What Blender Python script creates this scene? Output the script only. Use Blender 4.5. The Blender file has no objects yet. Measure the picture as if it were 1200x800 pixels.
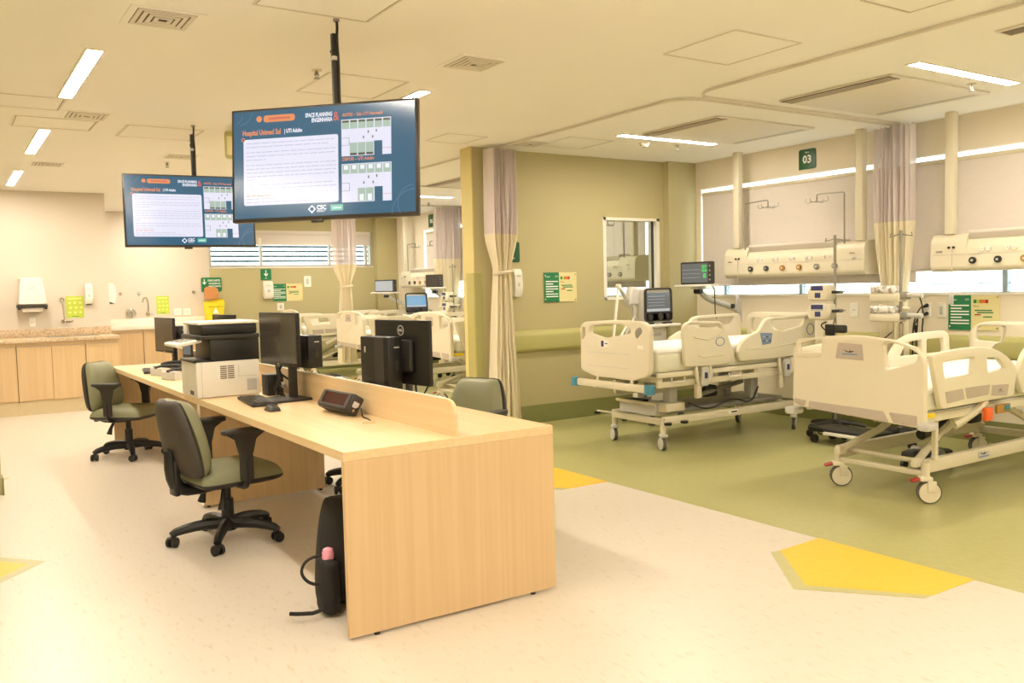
import bpy, bmesh, math, random
from mathutils import Vector, Matrix
random.seed(7)
SC = bpy.context.scene
COL = SC.collection
PI = math.pi
CEIL = 2.71

# ------------------------------------------------------------------ materials
def lin(c):
    c = c / 255.0
    return c / 12.92 if c <= 0.04045 else ((c + 0.055) / 1.055) ** 2.4

def mat(name, col, rough=0.5, metal=0.0, var=0.0, scale=8.0, stretch=(1, 1, 1), col2=None, spec=0.5,
        emit=None, estr=0.0, bump=0.0, alpha=None, trans=0.0, detail=3.0, coat=0.0, thr=None):
    m = bpy.data.materials.new(name)
    m.use_nodes = True
    nt = m.node_tree
    b = nt.nodes['Principled BSDF']
    c = tuple(lin(v) for v in col)
    b.inputs['Base Color'].default_value = (*c, 1)
    b.inputs['Roughness'].default_value = rough
    b.inputs['Metallic'].default_value = metal
    b.inputs['Specular IOR Level'].default_value = spec
    b.inputs['Coat Weight'].default_value = coat
    if trans:
        b.inputs['Transmission Weight'].default_value = trans
    if emit:
        b.inputs['Emission Color'].default_value = (*[lin(v) for v in emit], 1)
        b.inputs['Emission Strength'].default_value = estr
    tc = nt.nodes.new('ShaderNodeTexCoord')
    mp = nt.nodes.new('ShaderNodeMapping')
    mp.inputs['Scale'].default_value = stretch
    nt.links.new(tc.outputs['Object'], mp.inputs['Vector'])
    nz = nt.nodes.new('ShaderNodeTexNoise')
    nz.inputs['Scale'].default_value = scale
    nz.inputs['Detail'].default_value = detail
    nt.links.new(mp.outputs['Vector'], nz.inputs['Vector'])
    if var or col2:
        rp = nt.nodes.new('ShaderNodeValToRGB')
        if thr:
            rp.color_ramp.elements[0].position, rp.color_ramp.elements[1].position = thr
        else:
            rp.color_ramp.elements[0].position, rp.color_ramp.elements[1].position = 0.3, 0.7
        if col2:
            d = tuple(lin(v) for v in col2)
        else:
            d = tuple(v * (1 - var) for v in c)
        rp.color_ramp.elements[0].color = (*d, 1)
        rp.color_ramp.elements[1].color = (*c, 1)
        nt.links.new(nz.outputs['Fac'], rp.inputs['Fac'])
        nt.links.new(rp.outputs['Color'], b.inputs['Base Color'])
    if bump:
        bp = nt.nodes.new('ShaderNodeBump')
        bp.inputs['Strength'].default_value = bump
        bp.inputs['Distance'].default_value = 0.01
        nt.links.new(nz.outputs['Fac'], bp.inputs['Height'])
        nt.links.new(bp.outputs['Normal'], b.inputs['Normal'])
    if alpha is not None:
        b.inputs['Alpha'].default_value = alpha
    return m

def glass_mat(name, tint=(235, 240, 238), fac=0.08):
    m = bpy.data.materials.new(name)
    m.use_nodes = True
    nt = m.node_tree
    nt.nodes.remove(nt.nodes['Principled BSDF'])
    out = nt.nodes['Material Output']
    tr = nt.nodes.new('ShaderNodeBsdfTransparent')
    tr.inputs['Color'].default_value = (*[lin(v) for v in tint], 1)
    gl = nt.nodes.new('ShaderNodeBsdfGlossy')
    gl.inputs['Roughness'].default_value = 0.02
    mx = nt.nodes.new('ShaderNodeMixShader')
    mx.inputs['Fac'].default_value = fac
    nt.links.new(tr.outputs[0], mx.inputs[1])
    nt.links.new(gl.outputs[0], mx.inputs[2])
    nt.links.new(mx.outputs[0], out.inputs['Surface'])
    return m

def fabric_mat(name, col, trl=0.3, net=None, scale=40.0):
    """diffuse plus translucent cloth, optional open net weave"""
    m = bpy.data.materials.new(name)
    m.use_nodes = True
    nt = m.node_tree
    nt.nodes.remove(nt.nodes['Principled BSDF'])
    out = nt.nodes['Material Output']
    c = (*[lin(v) for v in col], 1)
    nz = nt.nodes.new('ShaderNodeTexNoise')
    nz.inputs['Scale'].default_value = scale
    rp = nt.nodes.new('ShaderNodeValToRGB')
    rp.color_ramp.elements[0].color = tuple(v * 0.93 for v in c[:3]) + (1,)
    rp.color_ramp.elements[1].color = c
    nt.links.new(nz.outputs['Fac'], rp.inputs['Fac'])
    d = nt.nodes.new('ShaderNodeBsdfDiffuse')
    t = nt.nodes.new('ShaderNodeBsdfTranslucent')
    nt.links.new(rp.outputs['Color'], d.inputs['Color'])
    nt.links.new(rp.outputs['Color'], t.inputs['Color'])
    mx = nt.nodes.new('ShaderNodeMixShader')
    mx.inputs['Fac'].default_value = trl
    nt.links.new(d.outputs[0], mx.inputs[1])
    nt.links.new(t.outputs[0], mx.inputs[2])
    last = mx
    if net:
        tr = nt.nodes.new('ShaderNodeBsdfTransparent')
        m2 = nt.nodes.new('ShaderNodeMixShader')
        m2.inputs['Fac'].default_value = net
        nt.links.new(mx.outputs[0], m2.inputs[1])
        nt.links.new(tr.outputs[0], m2.inputs[2])
        last = m2
    nt.links.new(last.outputs[0], out.inputs['Surface'])
    return m

def wood_mat(name, col, dark, axis=2):
    m = mat(name, col, rough=0.42, spec=0.4)
    nt = m.node_tree
    b = nt.nodes['Principled BSDF']
    mp = [n for n in nt.nodes if n.type == 'MAPPING'][0]
    nz = [n for n in nt.nodes if n.type == 'TEX_NOISE'][0]
    s = [38, 38, 38]
    s[axis] = 0.9
    mp.inputs['Scale'].default_value = s
    nz.inputs['Scale'].default_value = 1.0
    nz.inputs['Detail'].default_value = 5
    rp = nt.nodes.new('ShaderNodeValToRGB')
    rp.color_ramp.elements[0].position, rp.color_ramp.elements[1].position = 0.35, 0.62
    rp.color_ramp.elements[0].color = (*[lin(v) for v in dark], 1)
    rp.color_ramp.elements[1].color = (*[lin(v) for v in col], 1)
    nt.links.new(nz.outputs['Fac'], rp.inputs['Fac'])
    nt.links.new(rp.outputs['Color'], b.inputs['Base Color'])
    return m

M = {}
M['ceil'] = mat('ceiling_paint', (250, 248, 243), 0.8, var=0.02, scale=1.5)
M['beige_wall'] = mat('beige_wall_paint', (214, 204, 190), 0.7, var=0.02, scale=2)
M['cream_wall'] = mat('cream_wall_paint', (232, 222, 202), 0.7, var=0.02, scale=2)
M['green_wall'] = mat('olive_wall_paint', (184, 175, 132), 0.6, var=0.03, scale=2)
M['yellow_edge'] = mat('pale_yellow_paint', (212, 198, 134), 0.6, var=0.03, scale=3)
M['floor_b'] = mat('beige_vinyl', (209, 200, 187), 0.34, scale=16, stretch=(3.0, 0.8, 1), col2=(197, 186, 168), thr=(0.30, 0.42), detail=6)
M['floor_g'] = mat('green_vinyl', (180, 178, 122), 0.28, scale=20, stretch=(2.5, 0.8, 1), col2=(173, 171, 115), thr=(0.35, 0.6), detail=6)
M['floor_y'] = mat('yellow_vinyl', (236, 192, 62), 0.36, var=0.06, scale=25)
M['floor_o'] = mat('olive_vinyl_border', (184, 180, 128), 0.36, var=0.06, scale=25)
M['base_g'] = mat('dark_green_skirting', (134, 136, 84), 0.5, var=0.12, scale=60, stretch=(3, 3, .5))
M['base_b'] = mat('beige_skirting', (212, 196, 160), 0.5, var=0.05, scale=30)
M['rail_g'] = mat('pale_green_handrail', (184, 180, 118), 0.5, var=0.03, scale=10)
M['wood'] = wood_mat('oak_laminate_vertical', (211, 184, 143), (205, 176, 134), 2)
M['wood_y'] = wood_mat('oak_laminate_long', (229, 203, 160), (221, 194, 149), 1)
M['wood_x'] = wood_mat('oak_laminate_cross', (211, 184, 143), (205, 176, 134), 0)
M['wood_d'] = wood_mat('oak_laminate_inner', (190, 150, 104), (182, 140, 94), 0)
M['granite'] = mat('beige_granite', (206, 186, 156), 0.3, scale=60, col2=(178, 152, 122), thr=(0.38, 0.56), detail=8)
M['stone_w'] = mat('white_stone', (244, 240, 228), 0.3, var=0.03, scale=10)
M['black'] = mat('black_plastic', (24, 23, 22), 0.42, var=0.1, scale=30)
M['black2'] = mat('dark_grey_plastic', (48, 45, 42), 0.5, var=0.08, scale=30)
M['dgrey'] = mat('charcoal_chair_shell', (62, 57, 52), 0.6, var=0.08, scale=20)
M['scrn_off'] = mat('dark_screen_glass', (66, 62, 58), 0.18, var=0.05, scale=3)
M['chair_g'] = mat('sage_green_vinyl', (133, 134, 104), 0.5, var=0.06, scale=20, bump=0.1)
M['white_p'] = mat('warm_white_plastic', (240, 236, 226), 0.4, var=0.02, scale=10)
M['cream_p'] = mat('cream_bed_plastic', (224, 216, 193), 0.38, var=0.02, scale=8)
M['cream_f'] = mat('cream_enamel_metal', (218, 210, 186), 0.4, var=0.03, scale=12)
M['grey_in'] = mat('taupe_grey_insert', (186, 174, 160), 0.5, var=0.05, scale=60)
M['lgrey'] = mat('light_grey_plastic', (200, 198, 192), 0.45, var=0.03, scale=20)
M['mgrey'] = mat('mid_grey_metal', (150, 146, 136), 0.4, metal=0.3, var=0.05, scale=20)
M['chrome'] = mat('polished_chrome', (205, 200, 190), 0.18, metal=1.0, var=0.05, scale=10)
M['sheet'] = mat('white_bed_sheet', (250, 248, 244), 0.8, var=0.03, scale=6, bump=0.25)
M['vinyl_m'] = mat('pale_mattress_cover', (226, 224, 204), 0.55, var=0.05, scale=8, bump=0.2)
M['blue_b'] = mat('teal_blue_bumper', (70, 140, 170), 0.4, var=0.1, scale=40)
M['blue_l'] = mat('blue_keypad', (130, 152, 186), 0.4, var=0.15, scale=80)
M['navy'] = mat('navy_label', (56, 62, 118), 0.5, var=0.2, scale=80)
M['red'] = mat('red_pedal_plastic', (170, 50, 44), 0.4, var=0.05, scale=30)
M['redled'] = mat('dark_red_display', (74, 10, 14), 0.2, spec=0.3, scale=30, col2=(44, 6, 9), thr=(0.4, 0.6))
M['orange'] = mat('orange_plastic', (236, 104, 44), 0.45, var=0.05, scale=30)
M['teal'] = mat('teal_label', (60, 130, 136), 0.45, var=0.2, scale=60)
M['tyre'] = mat('grey_rubber_tyre', (92, 88, 80), 0.6, var=0.1, scale=30)
M['green_s'] = mat('green_sign_plastic', (34, 124, 78), 0.35, var=0.04, scale=10)
M['dgreen_s'] = mat('dark_green_sign', (28, 84, 50), 0.35, var=0.04, scale=10)
M['white_t'] = mat('white_lettering', (246, 248, 244), 0.5, var=0.02, scale=10)
M['pale_sign'] = mat('clear_acrylic_poster', (226, 216, 160), 0.3, var=0.03, scale=6)
M['lime'] = mat('lime_green_poster', (190, 208, 74), 0.5, var=0.06, scale=20)
M['lime2'] = mat('pale_lime_print', (222, 230, 140), 0.5, var=0.05, scale=20)
M['pink'] = mat('pink_plastic', (246, 170, 196), 0.4, var=0.04, scale=20)
M['paper'] = mat('white_paper', (250, 246, 238), 0.7, var=0.02, scale=10)
M['yel_s'] = mat('bright_yellow_plastic', (250, 222, 44), 0.45, var=0.04, scale=10)
M['card'] = mat('brown_cardboard', (200, 138, 84), 0.8, var=0.06, scale=30)
M['gas_o'] = mat('amber_gas_outlet', (176, 128, 54), 0.45, var=0.1, scale=80)
M['guard'] = mat('yellow_green_corner_guard', (206, 202, 128), 0.35, var=0.03, scale=10, alpha=0.3)
M['backpack'] = mat('black_nylon', (34, 30, 29), 0.75, var=0.2, scale=60, bump=0.3)
M['foil'] = mat('clear_film_wrap', (236, 234, 230), 0.12, scale=40, col2=(170, 160, 150), thr=(0.4, 0.55), bump=0.6)
M['alu'] = mat('brushed_aluminium', (206, 206, 200), 0.35, metal=0.6, var=0.04, scale=20)
M['grille'] = mat('grey_vent_grille', (112, 100, 82), 0.6, var=0.1, scale=60)
M['ac_panel'] = mat('ac_white_panel', (226, 220, 206), 0.45, var=0.02, scale=6)
M['glass'] = glass_mat('clear_glass')
M['blind'] = fabric_mat('beige_roller_blind', (228, 220, 212), 0.10)
M['cur'] = fabric_mat('cream_curtain_fabric', (252, 245, 224), 0.35)
M['net'] = fabric_mat('lilac_curtain_net', (240, 232, 230), 0.3, net=0.12)
M['slat'] = mat('dark_blue_grey_slat', (104, 132, 158), 0.5, var=0.05, scale=10)
M['louver'] = mat('blue_grey_louver', (176, 198, 216), 0.5, var=0.05, scale=10)
def emis(name, col, s):
    m = bpy.data.materials.new(name)
    m.use_nodes = True
    nt = m.node_tree
    b = nt.nodes['Principled BSDF']
    b.inputs['Base Color'].default_value = (0.02, 0.02, 0.02, 1)
    b.inputs['Roughness'].default_value = 0.14
    b.inputs['Emission Color'].default_value = (*[lin(v) for v in col], 1)
    b.inputs['Emission Strength'].default_value = s
    nz = nt.nodes.new('ShaderNodeTexNoise')
    nz.inputs['Scale'].default_value = 2.0
    mr = nt.nodes.new('ShaderNodeMapRange')
    mr.inputs['To Min'].default_value = s * 0.96
    mr.inputs['To Max'].default_value = s * 1.04
    nt.links.new(nz.outputs['Fac'], mr.inputs['Value'])
    nt.links.new(mr.outputs['Result'], b.inputs['Emission Strength'])
    return m
LAMP = 121.0
M['lamp'] = emis('led_diffuser', (255, 241, 221), LAMP)
M['tv_blue'] = emis('screen_blue', (30, 100, 134), 0.85)
M['bezel'] = mat('dark_brown_bezel', (50, 44, 38), 0.35, var=0.05, scale=20)
M['tv_white'] = emis('screen_white', (230, 230, 248), 1.0)
M['tv_or'] = emis('screen_orange', (240, 150, 96), 0.9)
M['tv_txt'] = emis('screen_text_white', (240, 244, 255), 1.0)
M['tv_line'] = emis('screen_text_grey', (204, 204, 230), 0.92)
M['tv_red'] = emis('screen_text_red', (214, 110, 90), 0.9)
M['tv_grn'] = emis('screen_plan_green', (178, 200, 186), 0.9)
M['tv_dk'] = emis('screen_plan_dark', (80, 84, 74), 0.9)
M['tv_teal'] = emis('screen_teal', (110, 206, 180), 0.9)
M['tv_thin'] = emis('screen_thin_blue', (90, 140, 176), 0.8)
M['mon_scr'] = emis('monitor_lit_grey', (120, 122, 120), 0.7)
M['mon_grn'] = emis('monitor_green_digits', (90, 214, 110), 0.9)
M['mon_wh'] = emis('monitor_pale', (206, 208, 206), 0.8)
M['mon_blu'] = emis('monitor_blue', (130, 184, 216), 0.9)

# ------------------------------------------------------------------ mesh builder
def FR(o, x, y):
    x = Vector(x).normalized()
    y = Vector(y).normalized()
    z = x.cross(y)
    return Matrix(((x[0], y[0], z[0], o[0]), (x[1], y[1], z[1], o[1]), (x[2], y[2], z[2], o[2]), (0, 0, 0, 1)))

def T(x, y, z): return Matrix.Translation((x, y, z))
def RZ(a): return Matrix.Rotation(a, 4, 'Z')
def RX(a): return Matrix.Rotation(a, 4, 'X')
def RY(a): return Matrix.Rotation(a, 4, 'Y')

def rpoly(pts, r, n=4):
    """round the corners of a polygon; r a number or list"""
    out = []
    k = len(pts)
    for i in range(k):
        p = Vector(pts[i]); a = Vector(pts[i - 1]); b = Vector(pts[(i + 1) % k])
        ri = r[i] if isinstance(r, (list, tuple)) else r
        da = (a - p); db = (b - p)
        la, lb = da.length, db.length
        ri = min(ri, la * 0.48, lb * 0.48)
        if ri < 1e-5:
            out.append(tuple(p)); continue
        p0 = p + da.normalized() * ri
        p1 = p + db.normalized() * ri
        for j in range(n + 1):
            t = j / n
            q = p0 * (1 - t) ** 2 + p * 2 * t * (1 - t) + p1 * t * t
            out.append(tuple(q))
    return out

class MB:
    def __init__(s):
        s.v = []; s.f = []; s.mi = []; s.mats = []
        s.X = Matrix.Identity(4)
    def m(s, k):
        k = M[k] if isinstance(k, str) else k
        if k not in s.mats: s.mats.append(k)
        return s.mats.index(k)
    def add(s, vs, fs, k, mx=None):
        A = s.X @ mx if mx is not None else s.X
        o = len(s.v)
        s.v += [tuple(A @ Vector(v)) for v in vs]
        i = s.m(k)
        flip = A.determinant() < 0
        for f in fs:
            f = [o + q for q in f]
            if flip: f.reverse()
            s.f.append(f); s.mi.append(i)
        return s
    def box(s, c, d, k, bev=0, mx=None, seg=2):
        bm = bmesh.new()
        bmesh.ops.create_cube(bm, size=1)
        for v in bm.verts:
            v.co = Vector((c[0] + v.co.x * d[0], c[1] + v.co.y * d[1], c[2] + v.co.z * d[2]))
        if bev:
            bev = min(bev, min(abs(q) for q in d) * 0.49)
            bmesh.ops.bevel(bm, geom=bm.edges[:], offset=bev, segments=seg, affect='EDGES', profile=0.5)
        bm.verts.index_update()
        s.add([v.co[:] for v in bm.verts], [[v.index for v in f.verts] for f in bm.faces], k, mx)
        bm.free()
        return s
    def bb(s, a, b, k, bev=0, mx=None):
        return s.box([(a[i] + b[i]) / 2 for i in range(3)], [abs(b[i] - a[i]) for i in range(3)], k, bev, mx)
    def cyl(s, p0, p1, r, k, n=16, r2=None, mx=None):
        p0 = Vector(p0); p1 = Vector(p1); r2 = r if r2 is None else r2
        d = (p1 - p0).normalized()
        u = d.orthogonal().normalized(); w = d.cross(u)
        vs = []
        for p, q in ((p0, r), (p1, r2)):
            for i in range(n):
                a = 2 * PI * i / n
                vs.append(tuple(p + (u * math.cos(a) + w * math.sin(a)) * q))
        fs = [[i, (i + 1) % n, n + (i + 1) % n, n + i] for i in range(n)]
        fs += [list(range(n - 1, -1, -1)), list(range(n, 2 * n))]
        return s.add(vs, fs, k, mx)
    def tube(s, pts, r, k, n=8, mx=None, smooth=0):
        P = [Vector(p) for p in pts]
        for _ in range(smooth):
            Q = [P[0]]; RR = [r[0]] if isinstance(r, list) else None
            for i, (a, b) in enumerate(zip(P, P[1:])):
                Q += [a * 0.75 + b * 0.25, a * 0.25 + b * 0.75]
                if RR is not None: RR += [r[i] * .75 + r[i + 1] * .25, r[i] * .25 + r[i + 1] * .75]
            if RR is not None: RR.append(r[-1]); r = RR
            Q.append(P[-1]); P = Q
        vs = []; u = None
        for i, p in enumerate(P):
            d = (P[min(i + 1, len(P) - 1)] - P[max(i - 1, 0)]).normalized()
            u = d.orthogonal().normalized() if u is None else (u - d * u.dot(d)).normalized()
            w = d.cross(u)
            rr = r[i] if isinstance(r, list) else r
            for j in range(n):
                a = 2 * PI * j / n
                vs.append(tuple(p + (u * math.cos(a) + w * math.sin(a)) * rr))
        fs = []
        for i in range(len(P) - 1):
            for j in range(n):
                fs.append([i * n + j, i * n + (j + 1) % n, (i + 1) * n + (j + 1) % n, (i + 1) * n + j])
        fs += [list(range(n - 1, -1, -1)), list(range((len(P) - 1) * n, len(P) * n))]
        return s.add(vs, fs, k, mx)
    def lathe(s, prof, k, n=24, mx=None):
        vs = []; fs = []
        for r, z in prof:
            for i in range(n):
                a = 2 * PI * i / n
                vs.append((r * math.cos(a), r * math.sin(a), z))
        for j in range(len(prof) - 1):
            for i in range(n):
                fs.append([j * n + i, j * n + (i + 1) % n, (j + 1) * n + (i + 1) % n, (j + 1) * n + i])
        fs += [list(range(n - 1, -1, -1)), list(range((len(prof) - 1) * n, len(prof) * n))]
        return s.add(vs, fs, k, mx)
    def prism(s, pts, z0, z1, k, mx=None):
        n = len(pts)
        vs = [(p[0], p[1], z0) for p in pts] + [(p[0], p[1], z1) for p in pts]
        fs = [list(range(n - 1, -1, -1)), list(range(n, 2 * n))]
        fs += [[i, (i + 1) % n, n + (i + 1) % n, n + i] for i in range(n)]
        ar = sum(pts[i][0] * pts[(i + 1) % n][1] - pts[(i + 1) % n][0] * pts[i][1] for i in range(n))
        if ar < 0: fs = [f[::-1] for f in fs]
        return s.add(vs, fs, k, mx)
    def flat(s, pts, k, mx=None, z=0.0):
        n = len(pts)
        ar = sum(pts[i][0] * pts[(i + 1) % n][1] - pts[(i + 1) % n][0] * pts[i][1] for i in range(n))
        f = list(range(n))
        if ar < 0: f.reverse()
        return s.add([(p[0], p[1], z) for p in pts], [f], k, mx)
    def rect(s, x0, y0, x1, y1, k, mx=None, z=0.0):
        return s.flat([(x0, y0), (x1, y0), (x1, y1), (x0, y1)], k, mx, z)
    def panel(s, outer, holes, th, k, mx=None, bev=0.004, res=1):
        """flat plate with rounded edges and see-through holes, centred on z=0 of mx"""
        cu = bpy.data.curves.new('c', 'CURVE')
        cu.dimensions = '2D'; cu.fill_mode = 'BOTH'
        cu.extrude = max(th / 2 - bev, 0.0005); cu.bevel_depth = bev; cu.bevel_resolution = res
        cu.offset = -bev
        for L in [outer] + list(holes):
            sp = cu.splines.new('POLY')
            sp.points.add(len(L) - 1)
            for i, p in enumerate(L): sp.points[i].co = (p[0], p[1], 0, 1)
            sp.use_cyclic_u = True
        return s.curve(cu, k, mx)
    def curve(s, cu, k, mx=None):
        ob = bpy.data.objects.new('c', cu)
        me = ob.to_mesh()
        s.add([v.co[:] for v in me.vertices], [list(p.vertices) for p in me.polygons], k, mx)
        ob.to_mesh_clear()
        bpy.data.objects.remove(ob); bpy.data.curves.remove(cu)
        return s
    def text(s, t, size, k, mx, ax='LEFT', off=0.0, ext=0.0003, sx=1.0):
        cu = bpy.data.curves.new('t', 'FONT')
        cu.body = t; cu.size = size; cu.align_x = ax; cu.align_y = 'CENTER'
        cu.offset = off; cu.extrude = ext; cu.resolution_u = 2
        return s.curve(cu, k, mx @ Matrix.Diagonal((sx, 1, 1, 1)))
    def pad(s, wf, h, th, k, mx=None, curve=0.0, nu=14, nv=14, p=4, back=0.0, lean=0.0):
        """cushion: local y width, z height, x thickness (front +x)"""
        vs = []; fs = []
        idx = {}
        for side in (0, 1):
            for j in range(nv + 1):
                t = j / nv
                vv = 0.5 - 0.5 * math.cos(PI * t)
                cz = max(0.0, 1 - abs(2 * vv - 1) ** 5) ** (1 / 5)
                w = wf(vv) / 2
                for i in range(nu + 1):
                    uu = -math.cos(PI * i / nu)
                    y = uu * w * (0.62 + 0.38 * cz)
                    e = (max(0, 1 - abs(uu) ** p) * max(0, 1 - abs(2 * vv - 1) ** p)) ** 0.4
                    x = th * e if side == 0 else -back * e
                    x += curve * (uu * uu) + lean * math.sin(vv * PI)
                    idx[side, i, j] = len(vs)
                    vs.append((x, y, vv * h))
        for j in range(nv):
            for i in range(nu):
                fs.append([idx[0, i, j], idx[0, i + 1, j], idx[0, i + 1, j + 1], idx[0, i, j + 1]])
                fs.append([idx[1, i, j + 1], idx[1, i + 1, j + 1], idx[1, i + 1, j], idx[1, i, j]])
        return s.add(vs, fs, k, mx)
    def build(s, name, parent=None, label=None, cat=None, group=None, kind=None, loc=None, smooth=True, rz=0.0):
        me = bpy.data.meshes.new(name)
        vs = s.v
        if loc is not None:
            L = Vector(loc)
            vs = [tuple(Vector(v) - L) for v in vs]
        me.from_pydata(vs, [], s.f)
        for m_ in s.mats: me.materials.append(m_)
        me.polygons.foreach_set('material_index', s.mi)
        me.update()
        bm = bmesh.new(); bm.from_mesh(me)
        bmesh.ops.remove_doubles(bm, verts=bm.verts, dist=1e-5)
        bm.to_mesh(me); bm.free()
        if smooth:
            me.polygons.foreach_set('use_smooth', [True] * len(me.polygons))
            me.set_sharp_from_angle(angle=math.radians(38))
        me.update()
        o = bpy.data.objects.new(name, me)
        COL.objects.link(o)
        if parent is not None: o.parent = parent
        if loc is not None: o.location = loc
        if rz: o.rotation_euler[2] = rz
        if label: o['label'] = label
        if cat: o['category'] = cat
        if group: o['group'] = group
        if kind: o['kind'] = kind
        return o

def thing(name, label, cat, loc=(0, 0, 0), rz=0.0, group=None):
    o = bpy.data.objects.new(name, None)
    o.empty_display_size = 0.1
    COL.objects.link(o)
    o.location = loc
    o.rotation_euler = (0, 0, rz)
    o['label'] = label; o['category'] = cat
    if group: o['group'] = group
    return o

def dup(root, loc=None, rz=None, label=None, group=None):
    def cp(o, par):
        c = o.copy(); COL.objects.link(c); c.parent = par
        for ch in list(o.children): cp(ch, c)
        return c
    r = cp(root, None)
    if loc is not None: r.location = loc
    if rz is not None: r.rotation_euler[2] = rz
    if label: r['label'] = label
    if group: r['group'] = group
    return r

def struct(mb, name, parent=None, smooth=False):
    return mb.build(name, parent, kind='structure' if parent is None else None, smooth=smooth)

# ------------------------------------------------------------------ room shell
XW, YB = 7.2, 14.95
XL, YF = -3.6, -3.2
b = MB()
b.bb((XL, YF, -0.05), (XW + 0.3, YB + 0.3, 0), 'floor_b')
b.bb((3.86, YF, 0), (XW, YB, 0.0008), 'floor_g')
b.bb((XL, YF, 0), (-0.33, YB, 0.0008), 'floor_g')
for yc in (-0.1, 2.55, 5.15, 7.75, 10.35, 12.95):
    for sx, x0 in ((-1, 3.86), (1, -0.33)):
        def P(dx, dy): return (x0 + sx * dx, yc + dy)
        b.prism([P(0, -.42), P(.33, -.42), P(.655, -.01), P(.33, .40), P(0, .42)], 0, 0.0016, 'floor_y')
        b.prism([P(.33, -.42), P(.39, -.42), P(.735, -.01), P(.39, .41), P(.33, .40), P(.655, -.01)][:6], 0, 0.0012, 'floor_o')
struct(b, 'floor')
b = MB(); b.bb((XL, YF, CEIL), (XW + 0.3, YB + 0.3, CEIL + 0.1), 'ceil'); struct(b, 'ceiling')

# right wall with the two long window openings
WZ0, WZ1 = 1.235, 2.418
W1 = (0.3, 7.10); W2 = (7.95, 13.78)
b = MB()
b.bb((XW, YF, 0), (XW + .25, YB + .3, WZ0), 'cream_wall')
b.bb((XW, YF, WZ1), (XW + .25, YB + .3, CEIL), 'cream_wall')
b.bb((XW, YF, WZ0), (XW + .25, W1[0], WZ1), 'cream_wall')
b.bb((XW, W1[1], WZ0), (XW + .25, W2[0], WZ1), 'cream_wall')
b.bb((XW, W2[1], WZ0), (XW + .25, YB + .3, WZ1), 'cream_wall')
struct(b, 'wall_right')
# back wall: beige over the sinks, green with the louvred window
BX0, BX1, BZ0, BZ1 = 3.815, 6.76, 1.83, 2.43
b = MB()
b.bb((XL, YB, 0), (BX0, YB + .25, CEIL), 'beige_wall')
b.bb((BX0, YB, 0), (XW + .25, YB + .25, BZ0), 'green_wall')
b.bb((BX0, YB, BZ1), (XW + .25, YB + .25, CEIL), 'green_wall')
b.bb((BX1, YB, BZ0), (XW + .25, YB + .25, BZ1), 'green_wall')
struct(b, 'wall_back')
b = MB(); b.bb((6.78, YB - .12, 0), (XW, YB, CEIL), 'green_wall'); struct(b, 'wall_corner_pillar_back')
b = MB(); b.bb((XL, 12.4, 0), (1.88, YB, CEIL), 'beige_wall'); struct(b, 'wall_sink')
b = MB(); b.bb((XL - .2, YF, 0), (XL, YB, CEIL), 'beige_wall'); struct(b, 'wall_left')
b = MB(); b.bb((XL, YF - .2, 0), (XW + .25, YF, CEIL), 'beige_wall'); struct(b, 'wall_front')
# green partition between the two bays, with a window
PY0, PY1 = 7.26, 7.39
PX0 = 4.29
GX0, GX1, GZ0, GZ1 = 5.93, 6.72, 1.215, 2.09
b = MB()
b.bb((PX0 + .002, PY0, 0), (GX0, PY1, CEIL), 'green_wall')
b.bb((GX0, PY0, 0), (GX1, PY1, GZ0), 'green_wall')
b.bb((GX0, PY0, GZ1), (GX1, PY1, CEIL), 'green_wall')
b.bb((GX1, PY0, 0), (XW, PY1, CEIL), 'green_wall')
b.bb((6.785, 7.17, 0), (XW, PY0, CEIL), 'green_wall')
b.bb((6.785, PY1, 0), (XW, PY1 + .1, CEIL), 'green_wall')
struct(b, 'wall_partition')
b = MB()
b.bb((PX0, 7.20, 0), (PX0 + .012, PY1 + .01, CEIL), 'yellow_edge')
b.bb((PX0 + .012, 7.20, 0), (PX0 + .20, PY1 + .01, CEIL), 'green_wall')
struct(b, 'wall_column')
b = MB(); b.bb((-3.6, 7.1, 0), (.317, 7.23, CEIL), 'green_wall'); struct(b, 'wall_partition_left')

# baseboards
b = MB(); b.bb((PX0 + .20, PY0 - .012, 0), (6.78, PY0, .182), 'base_g'); b.bb((6.77, 7.155, 0), (XW, 7.17, .182), 'base_g'); struct(b, 'baseboard_partition')
b = MB(); b.bb((XW - .012, YF, 0), (XW, 7.15, .182), 'base_g'); b.bb((XW - .012, 7.5, 0), (XW, YB - .12, .182), 'base_g'); struct(b, 'baseboard_right')
b = MB(); b.bb((3.9, YB - .012, 0), (6.78, YB, .182), 'base_g'); struct(b, 'baseboard_back')
b = MB(); b.bb((.317, 7.08, 0), (.329, 7.25, .12), 'base_g'); struct(b, 'baseboard_left')

# windows
def wall_window(n, y0, y1, mulls):
    b = MB()
    x = XW + .006
    for z in (WZ0 + .004, WZ1 - .005): b.bb((x, y0, z - .005), (x + .05, y1, z + .005), 'white_p')
    for y in (y0 + .005, y1 - .005): b.bb((x, y - .005, WZ0), (x + .05, y + .005, WZ1), 'white_p')
    for y in mulls: b.bb((x, y - .02, WZ0), (x + .05, y + .02, WZ0 + .5), 'louver')
    b.bb((x + .03, y0, WZ0 + .075), (x + .04, y1, WZ0 + .083), 'louver')
    w = struct(b, 'window_%d' % n)
    g = MB(); g.bb((x + .02, y0 + .01, WZ0 + .01), (x + .026, y1 - .01, WZ1 - .01), 'glass'); g.build('pane', w, smooth=False)
    s = MB(); s.bb((XW - .015, y0 - .02, WZ0 - .02), (XW + .1, y1 + .02, WZ0), 'white_p', .004); s.build('window_sill', w)
wall_window(1, W1[0], W1[1], [1.5, 2.6, 3.75, 4.72, 5.75, 6.75])
wall_window(2, W2[0], W2[1], [9.2, 10.6, 12.0, 13.0])
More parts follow.
